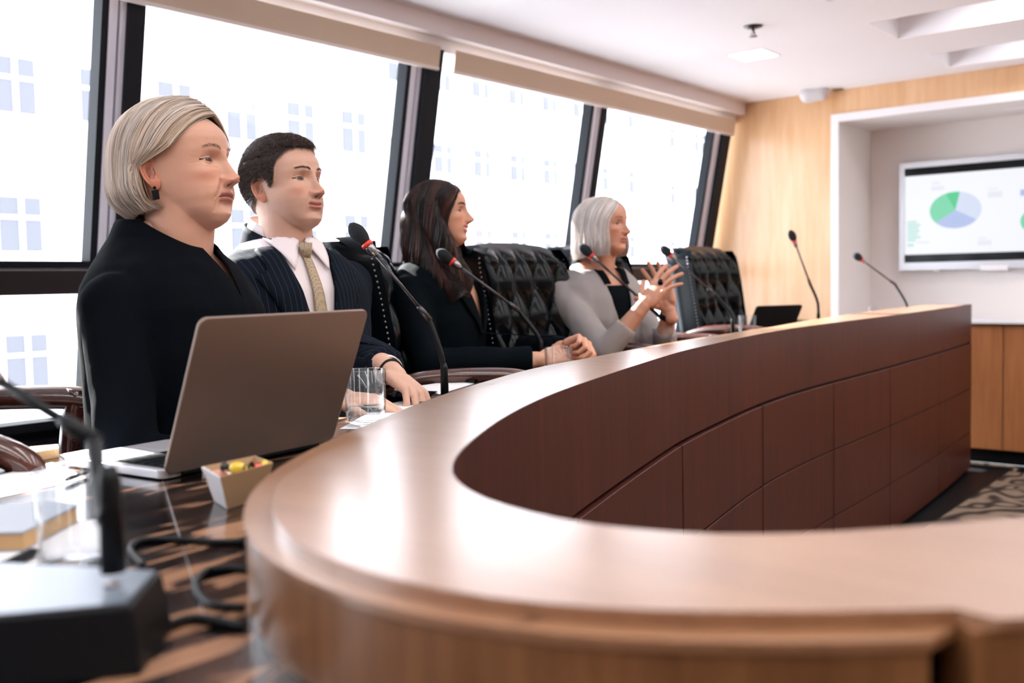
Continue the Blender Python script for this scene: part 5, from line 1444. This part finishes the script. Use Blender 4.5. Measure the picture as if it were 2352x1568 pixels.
bob(c1, 2600, .012, lambda q, sg: -.086 + .014 * (1 - q), (76, 50), lambda q, sg: .016 + .012 * q + .005 * np.sin(q * 5), beta=(50, -50), sweep=.12, wave=(.0006, 9), colf=sil, T=24, rad=.00085, curl=.035, off_top=.95, flare=lambda t, q: .10 * t * (1 - t) * 2, droop=tuck)
brows(c1, srgb(130, 104, 90), n=60, L_=.006, rad=.0002)
def earring(ctx, sg, name, mt, s=.011):
    o = np.array([-.010, sg * .083, -.050])
    mb = MB().box((o[0] - s * .55, o[1] - .002, o[2] - s * 1.0), (o[0] + s * .55, o[1] + .002, o[2] + s * .55))
    mb.ellipsoid((o[0], o[1], o[2] + s * .9), (.003, .003, .003), nu=8, nv=6)
    mb.v = [tuple(ctx['inv'] @ ctx['HM'] @ Vector(v)) for v in mb.v]
    mb.build(name, mt, ctx['root'], bevel=.0008)
earring(c1, -1, 'earring', M['blackgloss']); earring(c1, 1, 'earring', M['blackgloss'])

# ------------------------------------------------ man
az = camaz(644)
p2 = dict(skin=SK2, lipc=srgb(178, 108, 98), old=.15, full=.5, jaw=1.06, neck=.064, lid=.0052, lidlo=.0034, smile=.35, lip=.85, browc=srgb(42, 30, 28), browa=.8, browt=.8, iris=srgb(48, 32, 24), shadow=.3, liner=.6, legm=NAVY, chin=1.1, beard=.35, brow=1.5, nose=1.02,
          scalp=srgb(40, 32, 32)[:3], scalp_lift=.006, rough_hl=True, hl_ph=[0, 25, 45, 55, 64, 70, 78, 84, 92, 104, 120, 150, 180], hl_z=[.070, .068, .060, .050, .030, -.004, -.012, .004, .016, .004, -.035, -.055, -.062])
P2W = dep(897, 852, 2.12)
c2 = person('dark-haired man in a navy pinstripe suit, white shirt and beige dotted tie', (655, 427), 2.38, az + R_(50), az + R_(30), p2, hs=1.00, laz=R_(2), hpitch=R_(-8), lean=.02,
            arms=lambda W: dict(L=dict(elbow=dep(800, 806, 2.40), wrist=P2W, hand=dict(f=dep(948, 895, 2.08) - P2W, n=(.15, -.2, -1), side=1, curl=(.55, .6, .65, .7), thumb=(.9, .3), size=1.02)),
                                R=dict(elbow=W((.10, -.27, -.29)), wrist=dep(770, 915, 1.98), hand=dict(f=dep(832, 918, 1.98) - dep(770, 915, 1.98), n=(.1, .1, -1), side=-1, curl=(.4, .45, .5, .55), size=1.0))), sw=.205, build=1.12)
jacket(c2, NAVY, V=(.078, .085, -.31), inflate=.020, neck_top=.05, fold=.0035, cuff=.03, sl=(.066, .056, .046))
bj = c2['bvh']
# shirt under the jacket
mb = MB(); c2['torso'](mb, .012, [s_ for s_ in c2['secs'] if s_[0] <= .07]); me = remesh(mb, .008, 4); me.transform(c2['inv']); link_mesh('shirt', me, SHIRT, c2['root'])
mb = MB(); wr = c2['arm'](1); d = (wr[2] - wr[1]).normalized(); mb.tube([wr[2] - d * .07, wr[2] - d * .008], [.036, .0315], 24, caps=False); 
wr2 = c2['arm'](-1); d2 = (wr2[2] - wr2[1]).normalized()
mb.v = [tuple(c2['inv'] @ Vector(v)) for v in mb.v]; o = mb.build('shirt_cuff', SHIRT, c2['root'], smooth=True); o.modifiers.new('t', 'SOLIDIFY').thickness = .003
mb = MB(); mb.tube([wr2[2] - d2 * .07, wr2[2] - d2 * .008], [.036, .0315], 24, caps=False); mb.v = [tuple(c2['inv'] @ Vector(v)) for v in mb.v]; o = mb.build('shirt_cuff', SHIRT, c2['root'], smooth=True); o.modifiers.new('t', 'SOLIDIFY').thickness = .003
mb = MB(); q = wr[2] + d * .002; mb.tube([q - d * .006, q + d * .006], [.0272, .0268], 24, caps=False); mb.v = [tuple(c2['inv'] @ Vector(v)) for v in mb.v]; o = mb.build('watch_strap', M['black'], c2['root'], smooth=True); o.modifiers.new('t', 'SOLIDIFY').thickness = .003
mb = MB(); c2['torso'](mb, .013, [s_ for s_ in c2['secs'] if s_[0] <= .07]); me = remesh(mb, .008, 4)
c2['bvh'] = BVHTree.FromPolygons([tuple(v.co) for v in me.vertices], [tuple(p.vertices) for p in me.polygons])
def tie_rows(w0, w1, zt_, zb, n=16, bulge=.003):
    rows = []
    for i in range(n):
        t = i / (n - 1); w = w0 + (w1 - w0) * t; z = zt_ + (zb - zt_) * t
        rows.append([(w * (j / 6 * 2 - 1), z, bulge * (1 - (j / 3 - 1) ** 2)) for j in range(7)])
    return rows
sheet(c2, tie_rows(.010, .026, .012, -.33), 'tie', TIE, .006)
mb = MB(); kp = project(c2, 0, .020, .014); mb.tube([kp + Vector((0, 0, .020)), kp, kp - Vector((0, 0, .018))], [.016, .014, .009], 14); mb.v = [tuple(c2['inv'] @ Vector(v)) for v in mb.v]; mb.build('tie_knot', TIE, c2['root'], smooth=True)
collar(c2, 'shirt_collar', SHIRT, r0=.069, r1=.082, z0=.045, z1=.115, a0=14, zf0=.010, zf1=.048, thick=.003, xoff=-.016)
for sg in (1, -1):
    rows = []
    for i in range(8):
        t = i / 7; top = (sg * (.008 + .050 * t), .046 + .040 * t, .012); bot = (sg * (.046 + .028 * t), -.024 + .07 * t, .008)
        rows.append([tuple(top[k] + (bot[k] - top[k]) * j / 5 for k in range(3)) for j in range(6)])
    sheet(c2, rows, 'shirt_collar_point', SHIRT, .004)
c2['bvh'] = bj
def lapel(ctx, mt, hw, zt_, zb, wid=.075, notch=.0, name='lapel', z_notch=-.02, off=.007):
    for sg in (1, -1):
        rows = []
        for i in range(26):
            t = i / 25; z = zb + (zt_ - zb) * t; inner = hw * t - .002
            zn = (z - zb) / (z_notch - zb)
            if zn <= 1: wd_ = wid * (zn ** .75)
            else: wd_ = wid * .62 * (1 - .35 * (z - z_notch) / (zt_ - z_notch))
            rows.append([(sg * (inner + wd_ * j / 5), z - .012 * (j / 5) * t, .002 * math.sin(PI * j / 5)) for j in range(6)])
        sheet(ctx, rows, name, mt, off)
lapel(c2, NAVY, .078, .075, -.30, .085)
collar(c2, 'jacket_collar', NAVY, r0=.080, r1=.096, z0=.035, z1=.100, a0=46, zf0=-.02, zf1=.050, thick=.005, xoff=-.018)
# short hair
def short_hair(ctx, N, length, col, rad=.00045):
    info = ctx['info']; V = info['V'].reshape(-1, 3); p = ctx['p']; r_ = np.random.default_rng(3)
    ph = np.degrees(np.abs(np.arctan2(V[:, 1], V[:, 0]))); hz = np.interp(ph, p['hl_ph'], p['hl_z'])
    # area-uniform roots over the skull: sample directions
    d = r_.normal(size=(N * 3, 3)); d /= np.linalg.norm(d, axis=1, keepdims=True)
    P0 = ell(d, .004); phd = np.degrees(np.abs(np.arctan2(P0[:, 1], P0[:, 0]))); ok = P0[:, 2] > np.interp(phd, p['hl_ph'], p['hl_z']) + .003
    d = d[ok][:N]; P0 = ell(d, .0075)
    # snap to head surface radially
    zs, phs, r, VV = info['z'], info['ph'], info['r'], info['V']
    flow = np.stack([np.where(P0[:, 2] > .075, .9, -.55), P0[:, 1] * 4, np.where(P0[:, 2] > .06, .25, -.9)], 1) + r_.normal(0, .42, (len(P0), 3))
    nrm = (P0 - EC) / ER ** 2; nrm /= np.linalg.norm(nrm, axis=1, keepdims=True)
    flow -= nrm * (flow * nrm).sum(1, keepdims=True); flow /= np.linalg.norm(flow, axis=1, keepdims=True) + 1e-6
    Ln = length * (0.45 + .75 * sstep(.03, .10, P0[:, 2]))[:, None] * r_.uniform(.6, 1.15, (len(P0), 1))
    S = np.stack([P0 + nrm * (-.004 + .004 * math.sin(t * PI * .6) + .007 * t ** .7 * (1)) + flow * Ln * t for t in (0, .3, .65, 1)], 1)
    lift = (sstep(.05, .095, P0[:, 2]) * (.005 + .007 * sstep(.0, .07, P0[:, 0])))[:, None, None] * np.array([0, .6, 1, .8])[None, :, None]
    S = S + nrm[:, None] * lift
    C_ = np.array(col[:3])[None] * r_.uniform(.5, 1.7, (len(S), 1))
    Vv, Ff, CC = strands_mesh(S, C_, np.array([1, 1, .8, .2])[None] * rad)
    o = np_obj('hair', Vv, Ff, CC, M['hair'], ctx['root'], ctx['inv'] @ ctx['HM']); o['kind'] = 'stuff'
short_hair(c2, 11000, .020, srgb(80, 66, 62), .00052)
brows(c2, srgb(40, 28, 26), n=120, L_=.006, rad=.00022)

# ------------------------------------------------ long-haired woman
az = camaz(1010)
p3 = dict(skin=SK3, lipc=srgb(186, 96, 88), old=.1, full=.4, jaw=.97, neck=.052, lid=.0050, lidlo=.0030, smile=1.0, brow=.2, lip=.7, browc=srgb(50, 32, 28), browa=.9, iris=srgb(40, 26, 20), shadow=.5, liner=.9, legm=TROU, nose=1.08, mouthw=.029,
          scalp=srgb(30, 20, 20)[:3], hl_ph=[0, 30, 50, 62, 72, 90, 110, 180], hl_z=[.080, .074, .056, .03, .0, -.02, -.05, -.07])
P3W = dep(1238, 826, 2.82); P3E = dep(985, 838, 2.80); P3L = dep(1296, 800, 2.88)
c3 = person('woman with long wavy dark hair smiling, in a black blazer', (1014, 492), 3.08, az + R_(76), az + R_(58), p3, hs=.90, laz=R_(4), hpitch=R_(-6), lean=.02,
            arms=lambda W: dict(R=dict(elbow=P3E, wrist=P3W, hand=dict(f=dep(1300, 812, 2.84) - P3W, n=(-.35, .5, -.5), side=-1, curl=(.6, .7, .8, .9), size=.9)),
                                L=dict(elbow=W((.14, .25, -.26)), wrist=P3L, hand=dict(f=dep(1338, 788, 2.84) - P3L, n=(.3, -.6, -.5), side=1, curl=(1.0, 1.15, 1.2, 1.25), thumb=(.7, .5), size=.92))), sw=.175, build=.98)
jacket(c3, BLACKB, V=(.075, .085, -.20), inflate=.020, neck_top=.045, fold=.004, cuff=.02, sl=(.058, .048, .040))
lapel(c3, BLACKB, .075, .07, -.20, .07)
collar(c3, 'jacket_collar', BLACKB, r0=.076, r1=.092, z0=.03, z1=.07, a0=60, zf0=.0, zf1=.035, thick=.004, xoff=-.018)
mb = MB(); c3['torso'](mb, .004, [s_ for s_ in c3['secs'] if s_[0] <= -.12]); me = remesh(mb, .008, 3); me.transform(c3['inv']); link_mesh('camisole', me, SHIRT, c3['root'])
def dk(q):
    a = np.array(srgb(34, 23, 24)[:3]); b = np.array(srgb(96, 52, 40)[:3]); t = (.5 + .5 * np.sin(q * 31))[:, None] ** 3 * .5; return a * (1 - t) + b * t
def fl3(t, q): return .22 * t + .30 * t * t * np.exp(-((q - .35) / .3) ** 2)
def dr3(P, q, sg):
    # locks in front fall onto the chest, those behind rest on the back
    z = P[..., 2]; k = sstep(-.16, -.26, z); fr_ = (1 - sstep(.15, .45, q))[:, None]
    P = P.copy(); P[..., 0] += k * (fr_ * .045 - (1 - fr_) * .015); P[..., 1] *= (1 + k * .12)
    return P
bob(c3, 2400, .015, lambda q, sg: -.30 + .02 * np.sin(q * 17), 60, lambda q, sg: .017 + .010 * q, beta=(48, -60), wave=(.017, 17), colf=dk, T=38, rad=.0011, curl=0, flare=fl3, droop=dr3, tgt_el=-.1)
brows(c3, srgb(46, 30, 26), n=90, L_=.006)

# ------------------------------------------------ white-haired woman in grey
az = camaz(1389)
p4 = dict(skin=SK4, lipc=srgb(170, 100, 92), old=.75, full=.1, jaw=.95, neck=.053, lid=.0046, lidlo=.0030, lip=.8, smile=.2, browc=srgb(110, 80, 66), browa=.6, iris=srgb(44, 30, 24), shadow=.8, brow=.4, liner=1.0, legm=TROU, chin=1.1,
          scalp=srgb(215, 205, 198)[:3], hl_ph=[0, 30, 50, 62, 72, 90, 110, 180], hl_z=[.084, .078, .060, .03, .0, -.02, -.05, -.07])
P4R = dep(1478, 702, 3.24); P4L = dep(1537, 712, 3.34)
tipR = dep(1556, 606, 3.24); tipL = dep(1508, 610, 3.36)
c4 = person('older woman with a straight white bob, in a grey jacket, fingertips together', (1388, 519), 3.5, az + R_(62), az + R_(42), p4, hs=.91, laz=R_(-4), hpitch=R_(-4), lean=.05,
            arms=lambda W: dict(R=dict(elbow=dep(1392, 806, 3.27), wrist=P4R, hand=dict(f=tipR - P4R, n=(.25, 1.0, .05), side=1, curl=((.12, .2, .1), (.15, .25, .15), (.2, .25, .2), (.25, .3, .2)), spread=.5, thumb=(1.0, .2), size=.98)),
                                L=dict(elbow=dep(1520, 812, 3.44), wrist=P4L, hand=dict(f=tipL - P4L, n=(.1, -1.0, .05), side=-1, curl=((.1, .15, .1), (.12, .2, .1), (.15, .2, .15), (.2, .25, .2)), spread=.5, thumb=(1.0, .2), size=.96))), sw=.180, build=1.0)
jacket(c4, GREYW, V=(.072, .080, -.34), inflate=.020, neck_top=.05, fold=.0045, cuff=.085, sl=(.054, .046, .040))
bj = c4['bvh']
sheet(c4, [[(sg_ * 0, 0)] * 2 for sg_ in (1, 1)], 'tmpx', GREYW) if False else None
mb = MB(); c4['torso'](mb, .010, [s_ for s_ in c4['secs'] if s_[0] <= -.02]); me = remesh(mb, .008, 4); me.transform(c4['inv']); link_mesh('black_top', me, BLACKB, c4['root'])
for sg in (1, -1):   # black facing along the opening
    rows = []
    for i in range(20):
        t = i / 19; z = .075 - .10 * t; y = .074 - .012 * t
        rows.append([(sg * (y - .002 - .026 * j / 4), z, -.002) for j in range(5)])
    sheet(c4, rows, 'collar_facing', BLACKB, .006)
collar(c4, 'jacket_collar', BLACKB, r0=.070, r1=.080, z0=.035, z1=.075, a0=55, zf0=.0, zf1=.045, thick=.004, xoff=-.016)
def wh(q):
    a = np.array(srgb(228, 222, 220)[:3]); b = np.array(srgb(196, 176, 160)[:3]); t = (.5 + .5 * np.sin(q * 41))[:, None] ** 2 * .4; return a * (1 - t) + b * t
bob(c4, 1800, .004, lambda q, sg: -.118 - .006 * q, 54, lambda q, sg: .014 + .012 * q, beta=(50, -56), colf=wh, T=24, rad=.0010, curl=.012, flare=lambda t, q: .12 * t)
brows(c4, srgb(110, 84, 70), n=50, L_=.005, rad=.0002)
# ring and watch
tp_ = c4['tips']['R']
fd = (tipR - P4R).normalized()
rp = P4R + fd * .098 + Vector((0, -.012, 0)); mb = MB().ellipsoid(tuple(c4['inv'] @ rp), (.010, .006, .013)); mb.build('ring', M['blackgloss'], c4['root'], smooth=True)
d = (P4L - c4['arm'](1)[1]).normalized(); q = P4L - d * .02
mb = MB().tube([q - d * .009, q + d * .009], [.030, .029], 24, caps=False); mb.v = [tuple(c4['inv'] @ Vector(v)) for v in mb.v]; o = mb.build('watch_strap', M['black'], c4['root'], smooth=True); o.modifiers.new('t', 'SOLIDIFY').thickness = .004
